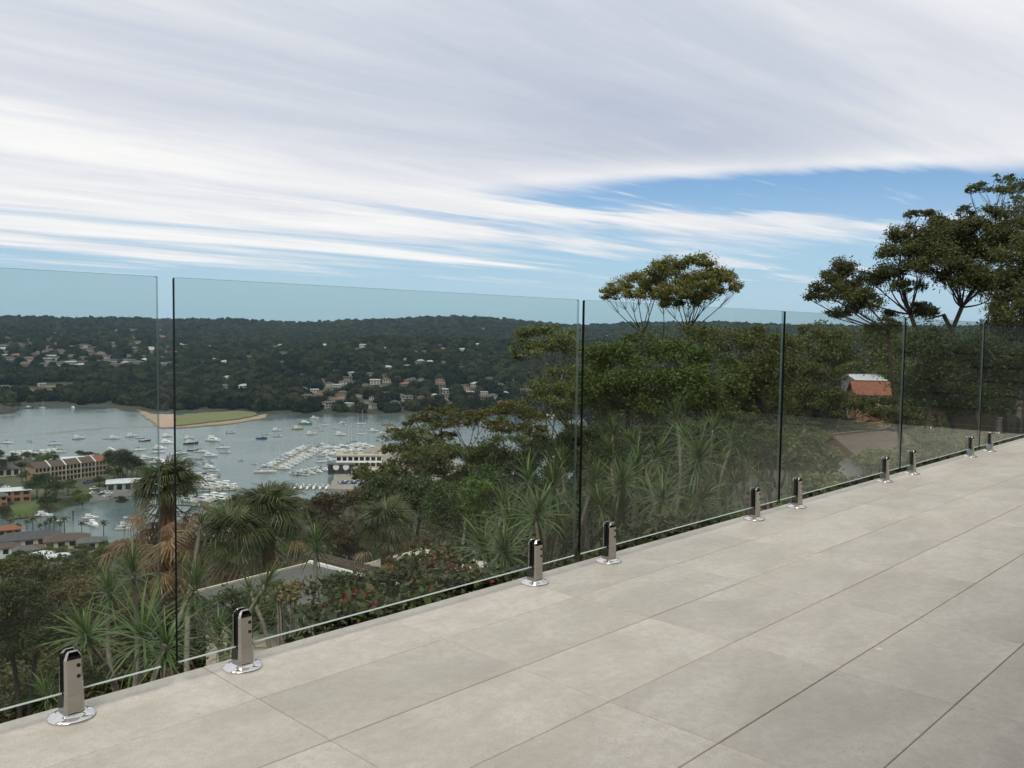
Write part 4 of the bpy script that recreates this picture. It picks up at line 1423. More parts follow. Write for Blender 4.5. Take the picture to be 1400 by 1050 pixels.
bh = P(1184, 600, 74)
gable_house('gabled_house', 'brown tiled house with orange timber gable behind the pale shrub', Vector((bh.x, bh.y, -10.6)), YAW - R(52), 8.5, 4.6, 2.4, 1.5, M_greyw, M_roofb, .55, 3, gable_wall=M_tim2)
tr_ = P(1190, 532, 150)
gable_house('terracotta_house', 'house with orange terracotta roof among the dark trees', Vector((tr_.x, tr_.y, tr_.z - 2.8)), YAW - R(100), 5.2, 5.5, 2.2, 1.7, M_brickl, M_rooft, .5, 2)
wr_ = P(1180, 519, 166)
gable_house('pale_house', 'pale roofed house directly behind the terracotta roof', Vector((wr_.x, wr_.y, wr_.z - 3.0)), YAW - R(85), 5.0, 6, 2.9, .8, M_greyw, M_roofw, .4, 3)
cr_ = P(1428, 562, 70)
gable_house('corner_house', 'low brown roofed timber house beyond the fence corner', Vector((cr_.x, cr_.y, cr_.z - 3.0)), YAW - R(75), 9, 7, 2.5, 1.2, M_timber, M_roofb, .5, 2)
# driveway and timber rail beyond the dragon plants
dv = [P(1005, 668, 13.0), P(1075, 655, 12.0), P(1095, 640, 14.5), P(1025, 632, 17.0)]
zd = -3.1
dvm = MB().prism([(p.x, p.y) for p in dv], zd - 2.5, zd)
tag(dvm.obj('driveway', mk('driveway_concrete', (.23, .22, .20), (.18, .17, .155), .8, .9)), 'grey concrete driveway below the spiky plants', 'driveway', kind='structure')
rl = thing('timber_rail', 'weathered timber rail beside the grey driveway', 'fence', (dv[3].x, dv[3].y, zd))
ra, rb_ = Vector((0, 0, 0)), Vector((dv[2].x - dv[3].x, dv[2].y - dv[3].y, 0))
for zz in (.45, .85):
    MB().tube([ra + Vector((0, 0, zz)), rb_ + Vector((0, 0, zz))], .04, 6).obj('rail', M_timber, rl)
for q in range(5):
    p = ra.lerp(rb_, q / 4)
    MB().box(p.x - .05, p.x + .05, p.y - .05, p.y + .05, -.1, .95).obj('post', M_timber, rl)

# ------------------------------------------------------------------ waterfront buildings
AVOID = []                      # (x, y, radius) kept free of trees


def at(px, py, z):
    return ZP(px, py, z)


def facing(c):
    """rotation that turns local -Y towards the terrace"""
    return math.atan2(c.y, c.x) - math.pi / 2


# apartment block: three storeys, stepped in bays with white party walls
ZPEN = ZW + 3.2
a0, a1 = at(47, 663, ZPEN), at(152, 650, ZPEN)
aa, al_ = frame_xy(a0, a1)
apt = thing('apartment_block', 'long three storey tan brick apartment block on the waterfront', 'apartment block', (a0.x, a0.y, ZPEN), aa)
NB = 5
bw = al_ / NB
for b in range(NB):
    st = b * .5
    MB().box(b * bw, (b + 1) * bw - .02, st, 11 + st, -1, 9.6).obj('wall', M_brick, apt)
    rm = MB()
    rm.add([(x, y, z) for x in (b * bw - .1, (b + 1) * bw + .1) for y, z in ((st - .7, 9.5), (st + 5.5, 12.4), (11.7 + st, 9.5))], [(0, 1, 2), (5, 4, 3), (0, 3, 4, 1), (1, 4, 5, 2), (2, 5, 3, 0)])
    rm.obj('roof', M_rooft if b == 4 else M_roofb, apt)
    if b:
        pw = MB()
        pw.add([(x, y, z) for x in (b * bw - .3, b * bw + .3) for y, z in ((st - 1.0, -1), (st - 1.0, 9.9), (st + 5.5, 12.9), (12.0 + st, 9.9), (12.0 + st, -1))], [(0, 1, 2, 3, 4), (9, 8, 7, 6, 5), (0, 5, 6, 1), (1, 6, 7, 2), (2, 7, 8, 3), (3, 8, 9, 4), (4, 9, 5, 0)])
        pw.obj('party_wall', M_white, apt)
    for fl_ in range(3):
        zf = .5 + fl_ * 3.1
        for q in range(4):
            x = b * bw + bw * (q + .5) / 4
            MB().box(x - .75, x + .75, st - .06, st - .003, zf + .5, zf + 2.3).obj('window', M_dglass, apt)
        MB().box(b * bw + .5, (b + 1) * bw - .5, st - .9, st - .004, zf - .25, zf - .05).obj('balcony', M_cream, apt)
    for q in range(5):
        x = b * bw + bw * q / 4 * .94 + bw * .03
        MB().box(x - .14, x + .14, st - .9, st - .62, -1, 9.3).obj('pier', M_cream, apt)
mid = a0.lerp(a1, .5)
AVOID += [(a0.lerp(a1, t).x, a0.lerp(a1, t).y, 15) for t in (0, .25, .5, .75, 1)]


def hip_house(name, label, px, py, z, w, d, h, hr, wall, roof, win=3, rz=None, floors=1, group=None, cat='house', over=.6):
    c = at(px, py, z)
    rz = facing(c) if rz is None else rz
    t = thing(name, label, cat, (c.x, c.y, z), rz, group)
    MB().box(-w / 2, w / 2, -d / 2, d / 2, -3, h).obj('wall', wall, t)
    rm = MB()
    w2, d2 = w / 2 + over, d / 2 + over
    rl_ = max(w2 - d2, .3)
    rm.add([(-w2, -d2, h - .1), (w2, -d2, h - .1), (w2, d2, h - .1), (-w2, d2, h - .1), (-w2, -d2, h + .1), (w2, -d2, h + .1), (w2, d2, h + .1), (-w2, d2, h + .1), (-rl_, 0, h + hr), (rl_, 0, h + hr)],
           [(3, 2, 1, 0), (0, 1, 5, 4), (1, 2, 6, 5), (2, 3, 7, 6), (3, 0, 4, 7), (4, 5, 9, 8), (5, 6, 9), (6, 7, 8, 9), (7, 4, 8)])
    rm.obj('roof', roof, t)
    for f in range(floors):
        zb = h * f / floors
        for q in range(win):
            x = -w / 2 + (q + .5) * w / win
            MB().box(x - w / win * .3, x + w / win * .3, -d / 2 - .06, -d / 2 - .003, zb + .9, zb + h / floors - .5).obj('window', M_dglass, t)
    AVOID.append((c.x, c.y, max(w, d) * .62))
    AVOID.append((c.x * .975, c.y * .975, max(w, d) * .5))
    return t


hip_house('white_roofed_house', 'brick house with white metal roof by the peninsula shore', 17, 685, ZPEN, 17, 11, 6.2, .8, M_brickl, M_roofw, 4, None, 2)
hip_house('brick_house', 'red brick house beside the white roofed house', -4, 692, ZPEN, 9, 8, 5.5, 1.4, M_brickl, M_roofg, 3, None, 2)
hip_house('boat_shed', 'boat shed with broad white roof on the point', 175, 668, ZPEN, 22, 14, 4.4, 1.6, M_greyw, M_roofw, 5, None, 1, cat='shed')
hip_house('waterside_house', 'pale flat roofed house behind the apartment block by the water', 92, 634, ZPEN, 20, 9, 4, .8, M_cream, M_roofw, 3)
hip_house('grey_roofed_house', 'small grey roofed house next to the apartment block', 12, 650, ZPEN, 12, 9, 4.5, 2.2, M_cream, M_roofd, 3)
ZN = -92.6
hip_house('slate_roofed_house', 'long low house with dark slate roof on the near shore', 40, 745, ZN, 24, 10, 3.4, 2.6, M_cream, M_roofd, 5)
hip_house('orange_roofed_house', 'house with bright orange roof behind the slate roofed house', 13, 733, ZN, 9, 8, 3.6, 1.6, M_brickl, M_rooft, 3)
hip_house('brown_roofed_house', 'house with brown tiled roof right of the slate roofed house', 92, 746, ZN + .6, 17, 10, 3.2, 2.2, M_cream, M_roofb, 4)
hip_house('grey_gabled_house', 'grey roofed house nearest the inlet palms', 126, 749, ZN + .6, 11, 8, 3.2, 1.6, M_cream, M_roofg, 3)
for i, (px, py, w, rf_, lb) in enumerate([(36, 762, 9, M_roofg, 'small white house with grey roof below the slate roof'), (58, 770, 8, M_roofw, 'small white house with pale roof among bushes'), (85, 773, 9, M_roofw, 'white cottage with pale grey roof among bushes'), (48, 760, 6, M_roofb, 'tiny white house with brown roof'), (8, 758, 10, M_roofb, 'brown roofed house just below the slate roofed house')]):
    c = at(px, py, -90.0)
    hip_house('cottage', lb, px, py, gz1(c.x, c.y) + .3, w, 6.5, 3.4, 1.6, M_white, rf_, 3)
hip_house('hillside_house', 'roof of a timber house hidden in bush on the slope', 8, 838, -24, 8, 6, 3, 1.5, M_timber, M_roofb, 3)

# seawall and jetties
sw = [(123, 685), (150, 682.5), (174, 678.5), (178, 676)]
swm = MB()
swp = [at(x, y, ZW) for x, y in sw]
for p, q in zip(swp, swp[1:]):
    d = (q - p).normalized() * .3
    n_ = Vector((-d.y, d.x, 0))
    swm.add([tuple(v + Vector((0, 0, z))) for z in (-1.5, 3.4) for v in (p - n_, q - n_, q + n_, p + n_)], [(3, 2, 1, 0), (4, 5, 6, 7), (0, 1, 5, 4), (1, 2, 6, 5), (2, 3, 7, 6), (3, 0, 4, 7)])
tag(swm.obj('seawall', M_conc), 'low concrete seawall in front of the boatyard', 'wall', kind='structure')


def jetty(label, p0, p1, w, mat, n=6, h=.7, name='jetty'):
    a_, ln = frame_xy(p0, p1)
    t = thing(name, label, 'jetty', (p0.x, p0.y, ZW), a_)
    MB().box(0, ln, -w / 2, w / 2, h - .3, h).obj('deck', mat, t)
    for q in range(n + 1):
        for s in (-1, 1):
            MB().tube([(ln * q / n, s * (w / 2 + .2), -2.0), (ln * q / n, s * (w / 2 + .2), h + 1.2)], .17, 6).obj('pile', M_timber, t)
    return t


M_dock = mk('pontoon_decking', (.36, .32, .27), (.28, .25, .21), .6, .9)
jetty('timber jetty at the near corner of the inlet', at(8, 711, ZW), at(55, 706, ZW), 3, M_timber, 5)
jetty('small jetty reaching into the inlet', at(74, 715, ZW), at(92, 711, ZW), 2, M_dock, 3)
MAR = [((372, 643), (434, 609), 'long marina pontoon lined with white boats'), ((404, 650), (452, 640), 'short pontoon before the boatyard with moored cruisers'), ((400, 667), (452, 667), 'nearest pontoon of the marina with small boats'),
       ((246, 652), (300, 652), 'upper pontoon of the boat cluster behind the skirted palm'), ((250, 674), (322, 670), 'lower pontoon of the boat cluster behind the skirted palm'), ((6, 622), (84, 617), 'pontoon of white cruisers behind the apartment block'), ((700, 563), (765, 572), 'pontoon half hidden behind the leaning tree')]
for p, q, lb in MAR:
    jetty(lb, at(*p, ZW), at(*q, ZW), 2.4, M_dock, 8)

# marina yard and clubhouse
YARD = [(448, 668), (456, 655), (456, 642), (474, 630), (478, 620), (520, 608), (600, 612), (640, 640), (560, 672)]
sheet('marina_yard', YARD, ZW + 1.6, mk('yard_paving', (.30, .265, .22), (.24, .21, .175), .15, .9, coord='World'), 'paved boatyard platform in front of the clubhouse', 'pavement', 4, .3)


def flat_building(name, label, px, py, w, d, h, wall, roof, floors, win, rz, parapet=.5, cat='building'):
    c = at(px, py, ZW + 1.6)
    t = thing(name, label, cat, (c.x, c.y, ZW + 1.6), rz)
    MB().box(-w / 2, w / 2, -d / 2, d / 2, -.5, h).obj('wall', wall, t)
    MB().box(-w / 2 - .5, w / 2 + .5, -d / 2 - .5, d / 2 + .5, h + .003, h + parapet).obj('roof', roof, t)
    for f in range(floors):
        zb = h * f / floors
        for q in range(win):
            x = -w / 2 + (q + .5) * w / win
            MB().box(x - w / win * .36, x + w / win * .36, -d / 2 - .08, -d / 2 - .003, zb + .9, zb + h / floors - .6).obj('window', M_dglass, t)
    return t


M_mast0 = mk('flagpole_paint', (.7, .7, .7), (.6, .6, .6), 2, .4)
crz = facing(at(500, 630, ZW)) - R(4)
M_tanroof = mk('tan_membrane_roof', (.46, .40, .31), (.40, .345, .27), .3, .9)
flat_building('clubhouse', 'two storey white clubhouse with tan flat roof in the marina', 492, 637, 31, 16, 8.0, M_white, M_tanroof, 2, 8, crz)
flat_building('clubhouse_wing', 'lower white wing with tan roof beside the clubhouse', 506, 652, 22, 9, 5.0, M_white, M_tanroof, 1, 6, crz - R(28))
flat_building('workshop', 'dark boat workshop with two round white signs before the clubhouse', 467, 647, 17, 7, 6.0, mk('dark_cladding', (.05, .055, .065), (.04, .045, .05), .5, .6), M_roofd, 1, 3, crz)
ch_ = bpy.data.objects['clubhouse']
MB().box(-15.2, 15.2, -9.6, -8.02, 3.6, 3.85).obj('balcony', M_white, ch_)
for x in np.linspace(-15, 15, 9):
    MB().box(x - .12, x + .12, -9.6, -9.4, -.5, 3.58).obj('post', M_white, ch_)
for x, y, w_ in ((-9, 2, 2.2), (-3, -2, 1.4), (5, 3, 2.8), (11, 0, 1.6)):
    MB().box(x - w_, x + w_, y - 1.2, y + 1.2, 8.52, 9.7).obj('plant_unit', M_greyw, ch_)
MB().tube([(13, -6, 8.5), (13, -6, 17)], [.12, .06], 6).obj('flagpole', M_mast0, ch_)
wk = bpy.data.objects['workshop']
for x in (-3.2, 3.2):
    dm = MB()
    n = 20
    dm.loft([[(x + r_ * math.cos(2 * math.pi * k / n), y_, 4.6 + r_ * math.sin(2 * math.pi * k / n)) for k in range(n)] for r_, y_ in ((2.0, -3.503), (2.0, -3.75), (1.75, -3.78))])
    dm.obj('sign', M_white, wk)

# ------------------------------------------------------------------ boats
M_hullw = mk('white_gelcoat', (.80, .80, .79), (.74, .74, .73), 1.5, .25)
M_navy = mk('navy_hull', (.020, .028, .055), (.025, .035, .06), 1.5, .25)
M_redh = mk('red_hull', (.26, .020, .030), (.22, .018, .025), 1.5, .3)
M_greenh = mk('green_hull', (.10, .26, .22), (.09, .22, .19), 1.5, .3)
M_yel = mk('ochre_hull', (.52, .34, .12), (.46, .30, .10), 1.5, .3)
M_blue = mk('blue_cover', (.045, .12, .32), (.04, .10, .27), 1.5, .6)
M_teak = mk('teak_deck', (.33, .24, .16), (.27, .19, .12), 4, .8)
M_mast = mk('alloy_mast', (.62, .62, .62), (.55, .55, .55), 2, .4)
M_tint = mk('tinted_glass', (.010, .012, .014), (.014, .016, .018), 2, .08)


def hull_mesh(beam, free, sheer, name='hull'):
    rg = []
    for x, b, z in ((-.5, .82, 0), (-.3, .95, 0), (0, 1, .1), (.22, .82, .35), (.38, .5, .65), (.47, .18, .9), (.5, .02, 1)):
        hb, t_ = beam / 2 * b, free + sheer * z
        rg.append([(x, -hb, t_), (x * .985, -hb * .86, t_ * .25), (x * .95, -hb * .30, -.045), (x * .95, hb * .30, -.045), (x * .985, hb * .86, t_ * .25), (x, hb, t_)])
    return MB().loft(rg).mesh(name, M_hullw)


def tbox(m, x0, x1, w0, z0, x2, x3, w1, z1):
    """tapered box: base x0..x1 wide w0 at z0, top x2..x3 wide w1 at z1"""
    return m.loft([[(x0, -w0 / 2, z0), (x1, -w0 / 2, z0), (x1, w0 / 2, z0), (x0, w0 / 2, z0)], [(x2, -w1 / 2, z1), (x3, -w1 / 2, z1), (x3, w1 / 2, z1), (x2, w1 / 2, z1)]])


def boat_cruiser():
    t = thing('motor_cruiser', 'x', 'boat')
    h = link('hull', hull_mesh(.32, .10, .05), t)
    tbox(MB(), -.30, .26, .24, .101, -.28, .12, .20, .185).obj('cabin', M_hullw, t)
    tbox(MB(), -.24, .185, .232, .125, -.235, .135, .212, .168).obj('window', M_tint, t)
    tbox(MB(), -.26, .02, .19, .187, -.26, -.02, .17, .235).obj('flybridge', M_hullw, t)
    tbox(MB(), -.30, .00, .20, .275, -.30, -.01, .19, .29).obj('canopy', M_hullw, t)
    for x in (-.28, -.03):
        MB().tube([(x, -.08, .23), (x, -.085, .276)], .006, 5).tube([(x, .08, .23), (x, .085, .276)], .006, 5).obj('strut', M_mast, t)
    MB().box(-.49, -.31, -.12, .12, .1005, .104).obj('cockpit', M_teak, t)
    return t


def boat_sail(two=False):
    t = thing('sailing_yacht', 'x', 'boat')
    link('hull', hull_mesh(.26, .075, .04), t)
    tbox(MB(), -.22, .22, .15, .076, -.20, .14, .12, .112).obj('cabin', M_hullw, t)
    tbox(MB(), -.16, .16, .144, .086, -.155, .135, .132, .103).obj('window', M_tint, t)
    for x, hh in (((.10, 1.25),) if not two else ((.16, 1.2), (-.22, .95))):
        MB().tube([(x, 0, .08), (x, 0, hh)], [.011, .007], 6).obj('mast', M_mast, t)
        MB().tube([(x, 0, .20), (x - .40, 0, .19)], [.010, .008], 6).obj('boom', M_mast, t)
        MB().tube([(x - .02, 0, .222), (x - .2, 0, .222), (x - .38, 0, .212)], [.026, .022, .012], 7).obj('furled_sail', M_blue, t)
        MB().tube([(x, -.10, hh * .62), (x, .10, hh * .62)], .004, 4).obj('spreader', M_mast, t)
    MB().tube([(.49, 0, .12), (.10 if not two else .16, 0, 1.18)], .003, 4).obj('forestay', M_mast, t)
    MB().box(-.47, -.24, -.08, .08, .0755, .079).obj('cockpit', M_teak, t)
    return t


def boat_small():
    t = thing('runabout', 'x', 'boat')
    link('hull', hull_mesh(.36, .12, .05), t)
    tbox(MB(), -.05, .26, .22, .121, .0, .16, .16, .20).obj('windscreen', M_tint, t)
    MB().box(-.44, -.08, -.13, .13, .1205, .126).obj('cockpit', M_blue, t)
    MB().box(-.56, -.505, -.04, .04, .03, .19).obj('outboard', M_tint, t)
    return t


BP = {'c': boat_cruiser(), 's': boat_sail(), 'k': boat_sail(True), 'r': boat_small()}
BUSED = {k: False for k in BP}
BN = {'c': 'white motor cruiser', 's': 'white sailing yacht', 'k': 'two masted white ketch', 'r': 'small open runabout'}


def boat(kind, px, py, ln, where, group, head=None, hull=None, hname=None):
    c = at(px, py, ZW)
    if BUSED[kind]:
        t = copy_tree(BP[kind])
    else:
        t, BUSED[kind] = BP[kind], True
    t.location = (c.x, c.y, ZW + .05)
    t.scale = (ln, ln, ln)
    t.rotation_euler = (0, 0, head if head is not None else YAW - R(90) + R(random.gauss(12, 22)))
    lb = BN[kind]
    if hull:
        for ch in t.children:
            if ch.name.startswith('hull'):
                setmat(ch, hull)
        lb = hname
    tag(t, lb + ' ' + where, 'boat', group)
    return t


BAY = 'moored in the open bay off the park'
for k, px, py in [('r', 26, 547), ('r', 60, 549), ('s', 58, 558), ('r', 69, 546), ('r', 76, 553), ('s', 78, 549), ('r', 94, 552), ('c', 100, 558)]:
    boat(k, px, py, 8.5, 'moored at the head of the bay', 'boats at the head of the bay')
boat('c', 40, 558, 9, 'moored at the head of the bay', 'boats at the head of the bay', None, M_navy, 'dark hulled cruiser')
for k, px, py, ln in [('s', 10, 606, 11), ('r', 42, 604, 6), ('s', 75, 608, 11), ('c', 107, 600, 10.5), ('r', 146, 600, 6), ('c', 156, 600, 10), ('c', 180, 597, 11), ('s', 190, 599, 8), ('s', 190, 616, 11), ('c', 200, 628, 11), ('r', 160, 623, 7), ('c', 152, 616, 9)]:
    boat(k, px, py, ln, 'moored off the apartment block', 'boats off the apartment block')
boat('s', 198, 603, 10, 'moored off the sand spit', 'boats off the apartment block', None, M_redh, 'red hulled sailing yacht')
for q in range(9):
    boat(random.choice('ccs'), 14 + q * 8.2, 623 - q * .55, 11, 'berthed at the pontoon behind the apartment block', 'boats berthed behind the apartment block', YAW + R(100 + random.gauss(0, 4)))
for k, px, py, ln in [('c', 228, 597, 9), ('c', 228, 606, 12), ('c', 218, 614, 11), ('s', 216, 619, 11), ('c', 219, 633, 14), ('c', 229, 639, 15), ('s', 246, 621, 12), ('c', 258, 600, 9.5), ('s', 275, 618, 11), ('c', 292, 603, 15), ('s', 305, 613, 11.5), ('r', 308, 619, 8), ('c', 287, 624, 11), ('r', 274, 628, 6), ('r', 263, 635, 5.5), ('r', 285, 633, 7.5), ('c', 286, 640, 10), ('r', 292, 644, 8), ('r', 316, 592, 8), ('r', 330, 630, 4)]:
    boat(k, px, py, ln, BAY, 'boats moored in the open bay')
boat('c', 261, 607, 12, BAY, 'boats moored in the open bay', None, M_navy, 'navy hulled motor cruiser')
boat('s', 264, 616, 9, BAY, 'boats moored in the open bay', None, M_navy, 'navy hulled sailing yacht')
MID = 'moored mid bay beyond the marina'
for k, px, py, ln in [('c', 430, 572, 9.5), ('s', 444, 582, 9), ('c', 378, 589, 10), ('r', 364, 594, 7), ('r', 380, 597, 7.5), ('r', 434, 585, 6), ('r', 440, 589, 6), ('c', 425, 594, 10.5), ('s', 457, 585, 8), ('c', 468, 579, 8), ('r', 469, 582, 7), ('c', 465, 595, 11), ('s', 494, 594, 10), ('c', 511, 590, 10), ('c', 523, 593, 8), ('r', 348, 635, 4), ('k', 493, 580, 12), ('c', 548, 588, 9), ('s', 560, 583, 10)]:
    boat(k, px, py, ln, MID, 'boats moored beyond the marina')
boat('c', 418, 580, 14, MID, 'boats moored beyond the marina', None, M_greenh, 'pale green hulled cruiser')
boat('c', 407, 587, 11, MID, 'boats moored beyond the marina', None, M_yel, 'ochre hulled cruiser')
boat('r', 358, 600, 9, MID, 'boats moored beyond the marina', None, M_blue, 'blue hulled runabout')
boat('r', 531, 581, 11, MID, 'boats moored beyond the marina', None, M_yel, 'ochre hulled open boat')
# boat cluster behind the palm
for px, py in [(224, 658), (234, 661), (250, 648), (260, 651), (270, 654), (280, 652), (288, 657), (256, 662), (264, 666), (296, 667), (305, 666), (318, 668), (258, 686), (268, 684), (279, 685), (290, 682), (301, 684), (284, 668), (276, 664), (246, 668)]:
    boat(random.choice('ccccr'), px, py, random.uniform(11, 14.5), 'berthed in the cluster behind the skirted palm', 'boats berthed behind the skirted palm', YAW + R(random.choice((55, 62, 70)) + random.gauss(0, 5)))
# marina rows
for (p, q, lb), n, off in ((MAR[0], 13, 5.2), (MAR[1], 5, 3.6), (MAR[2], 6, 3.0), (MAR[6], 8, 5)):
    p0, p1 = at(*p, ZW), at(*q, ZW)
    a_ = math.atan2(p1.y - p0.y, p1.x - p0.x)
    nv = Vector((-math.sin(a_), math.cos(a_), 0))
    for i in range(n):
        for s in (-1, 1):
            c = p0.lerp(p1, (i + .5) / n) + nv * s * (1.5 + off)
            k = random.choice('ccss' if n > 6 else 'ccr')
            t = boat(k, 300, 640, random.uniform(1.7, 2.1) * off, 'berthed at the ' + lb.split(' with ')[0].split(' lined ')[0].split(' half ')[0], 'boats berthed in the marina', a_ + math.pi / 2 * s + R(random.gauss(0, 3)))
            t.location = (c.x, c.y, ZW + .05)
boat('s', 363, 646, 15, 'with dark spars at the outer end of the long pontoon', 'boats berthed in the marina', YAW - R(80))
for px, py, k, ln in [(462, 616, 'c', 12), (470, 613, 'c', 12), (478, 611, 's', 14), (486, 610, 's', 18), (494, 611, 'c', 12), (502, 612, 'c', 13), (510, 614, 'c', 11), (474, 618, 's', 17), (484, 617, 'c', 12), (495, 618, 'c', 11), (518, 622, 's', 11), (526, 618, 's', 12), (532, 624, 'c', 10)]:
    boat(k, px, py, ln, 'berthed behind the marina clubhouse', 'boats berthed behind the clubhouse', YAW - R(90) + R(random.gauss(20, 15)))
for q in range(7):
    t = boat('r', 468 + q * 6.2, 659.5, 6.5, 'standing in the row on the marina yard', 'runabouts parked in a row on the yard', YAW - R(35), M_blue if q % 2 else None, 'small blue runabout')
    c = at(468 + q * 6.2, 659.5, ZW + 2.2)
    t.location = (c.x, c.y, ZW + 1.95)
for q in range(16):
    boat(random.choice('ccsr'), 440 + (q % 6) * 6 + random.uniform(-2, 2), 613 + (q // 6) * 9 + random.uniform(-2, 2), random.uniform(8, 12), 'berthed at the yard beside the workshop', 'boats berthed beside the workshop', YAW - R(90) + R(random.gauss(15, 12)))
boat('c', 362, 677, 9.5, 'moored alone off the near shore', 'boats near the shore', YAW - R(60))
boat('r', 356, 681, 7, 'moored off the near shore beside the cruiser', 'boats near the shore', YAW - R(65), M_navy, 'dark runabout')
for k, px, py, ln in [('c', 60, 706, 9), ('r', 83, 713, 7.5), ('c', 124, 709, 8), ('c', 128, 719, 9.5), ('r', 118, 716, 7), ('r', 180, 709, 8), ('c', 172, 720, 8), ('r', 168, 724, 7), ('r', 57, 718, 5)]:
    boat(k, px, py, ln, 'moored in the inlet below the boat shed', 'boats in the inlet', YAW - R(90) + R(random.gauss(0, 25)))
MB_w = thing('channel_marker', 'dark channel marker post standing in the inlet', 'marker', at(100, 712, ZW))
MB().tube([(0, 0, -2), (0, 0, 4.2)], .28, 8).obj('post', M_timber, MB_w)
MB().lathe([(.45, 4.2), (.45, 4.5), (.1, 5.1)], 10).obj('cap', M_black, MB_w)


# ------------------------------------------------------------------ cars in the boatyard
def make_car():
    t = thing('parked_car', 'x', 'car')
    rg = []
    b = MB()
    b.loft([[(x, -.85, z), (x, .85, z), (x, .80, z2), (x, -.80, z2)] for x, z, z2 in ((-2.15, .45, .80), (-1.9, .30, .95), (0, .28, .98), (1.6, .30, .90), (2.1, .42, .72))])
    body = b.obj('body', M_hullw, t)
    tbox(MB(), -1.75, 1.0, 1.56, .93, -1.25, .35, 1.26, 1.45).obj('cabin', M_tint, t)
    tbox(MB(), -1.22, .34, 1.28, 1.452, -1.15, .28, 1.2, 1.50).obj('roof', M_hullw, t)
    for x in (-1.3, 1.3):
        for y in (-.80, .80):
            m = MB()
            n = 14
            m.loft([[(x + .33 * math.cos(2 * math.pi * k / n), y + e, .33 + .33 * math.sin(2 * math.pi * k / n)) for k in range(n)] for e in (-.11, .11)])
            m.obj('wheel', M_black, t)
    return t


car0 = make_car()
for i, (px, py, m_) in enumerate([(128, 669, M_hullw), (131, 672, M_roofg), (127, 675, M_hullw), (143, 674, M_hullw), (149, 675, M_hullw), (146, 679, M_hullw), (139, 677, M_roofd), (118, 661, M_blue), (122, 659, M_roofg), (3, 664, M_roofg), (8, 667, M_hullw)]):
    t = car0 if i == 0 else copy_tree(car0)
    c = at(px, py, ZPEN + .26)
    t.location = (c.x, c.y, ZPEN + .26)
    t.rotation_euler.z = random.uniform(0, 6.28)
    for ch in t.children:
        if ch.name.startswith(('body', 'roof')):
            setmat(ch, m_)
    cn = {M_hullw: 'white', M_roofg: 'grey', M_roofd: 'dark', M_blue: 'blue'}[m_]
    tag(t, cn + ' car parked by the ' + ('boat shed yard' if px > 100 else 'house next to the apartments'), 'car', 'cars parked on the peninsula')

# ------------------------------------------------------------------ trees of the slopes and the peninsula
PT = 'on the apartment peninsula'
for ki, px, py, s, sz in [(1, 168, 664, 1.35, 1.2), (1, 180, 662, 1.25, 1.1), (4, 162, 656, 1.3, 1.1), (1, 188, 660, 1.1, 1), (4, 195, 662, .9, .8), (1, 172, 652, 1.2, 1), (1, 50, 683, 1.1, 1.1), (1, 62, 682, 1.25, 1.1), (1, 72, 686, 1.1, 1.1), (1, 68, 692, .95, 1.1), (2, 113, 682, .95, .9), (2, 106, 680, .7, .9), (4, 92, 678, .85, 1), (3, 96, 668, .6, .9), (4, 60, 668, .8, .9), (1, 40, 660, .9, .9), (3, 30, 648, .8, .9),
                          (1, 48, 640, 1.0, 1), (2, 60, 642, 1.0, 1), (1, 70, 638, .9, 1), (4, 110, 630, .9, .8), (4, 122, 630, .8, .8), (1, 132, 632, .7, .8), (1, 2, 652, 1.0, 1.1), (1, -8, 642, 1.2, 1.2), (4, 145, 671, .6, .7), (3, 164, 678, .6, .9), (4, 155, 660, .8, .9), (1, 4, 700, .7, .8), (1, 36, 678, .8, .8), (2, 78, 676, .7, .8), (1, 135, 665, .8, .7), (2, 30, 660, .7, .8), (1, 18, 640, .9, 1), (4, 36, 634, .8, 1)]:
    c = at(px, py, ZPEN)
    put_tree(ki, c.x, c.y, s * (1.75 if px > 154 else 1.4), PT, 'trees on the peninsula', -.2, sz)
for px, py in [(3, 556), (10, 557), (18, 558), (24, 560), (6, 562), (15, 563), (-6, 560), (0, 553), (12, 552), (-15, 556)]:
    c = at(px, py, ZW + 1)
    put_tree(random.choice((1, 4)), c.x, c.y, random.uniform(.95, 1.3), 'on the wooded islet off the far beach', 'trees on the islet', -.2)


# small palms along the near waterfront
def tall_palm_mesh():
    g = np.random.default_rng(9)
    V, F = [], []
    for k in range(16):
        a = k * 2.4
        el = R(65 - 85 * k / 16)
        hd = Vector((math.cos(a), math.sin(a), 0))
        sd_ = Vector((-math.sin(a), math.cos(a), 0))
        p, e = Vector((0, 0, 0)), el
        prev = None
        for q in range(6):
            w = .34 * math.sin(math.pi * (q + .6) / 6.6)
            cur = (p + sd_ * w - Vector((0, 0, w * .5)), p, p - sd_ * w - Vector((0, 0, w * .5)))
            if prev:
                o = len(V)
                V.extend([tuple(x) for x in (*prev, *cur)])
                F.extend([(o, o + 1, o + 4, o + 3), (o + 1, o + 2, o + 5, o + 4)])
            prev = cur
            p = p + (hd * math.cos(e) + Vector((0, 0, math.sin(e)))) * .42
            e -= .28
    return npmesh('crown', V, F, L_palm)


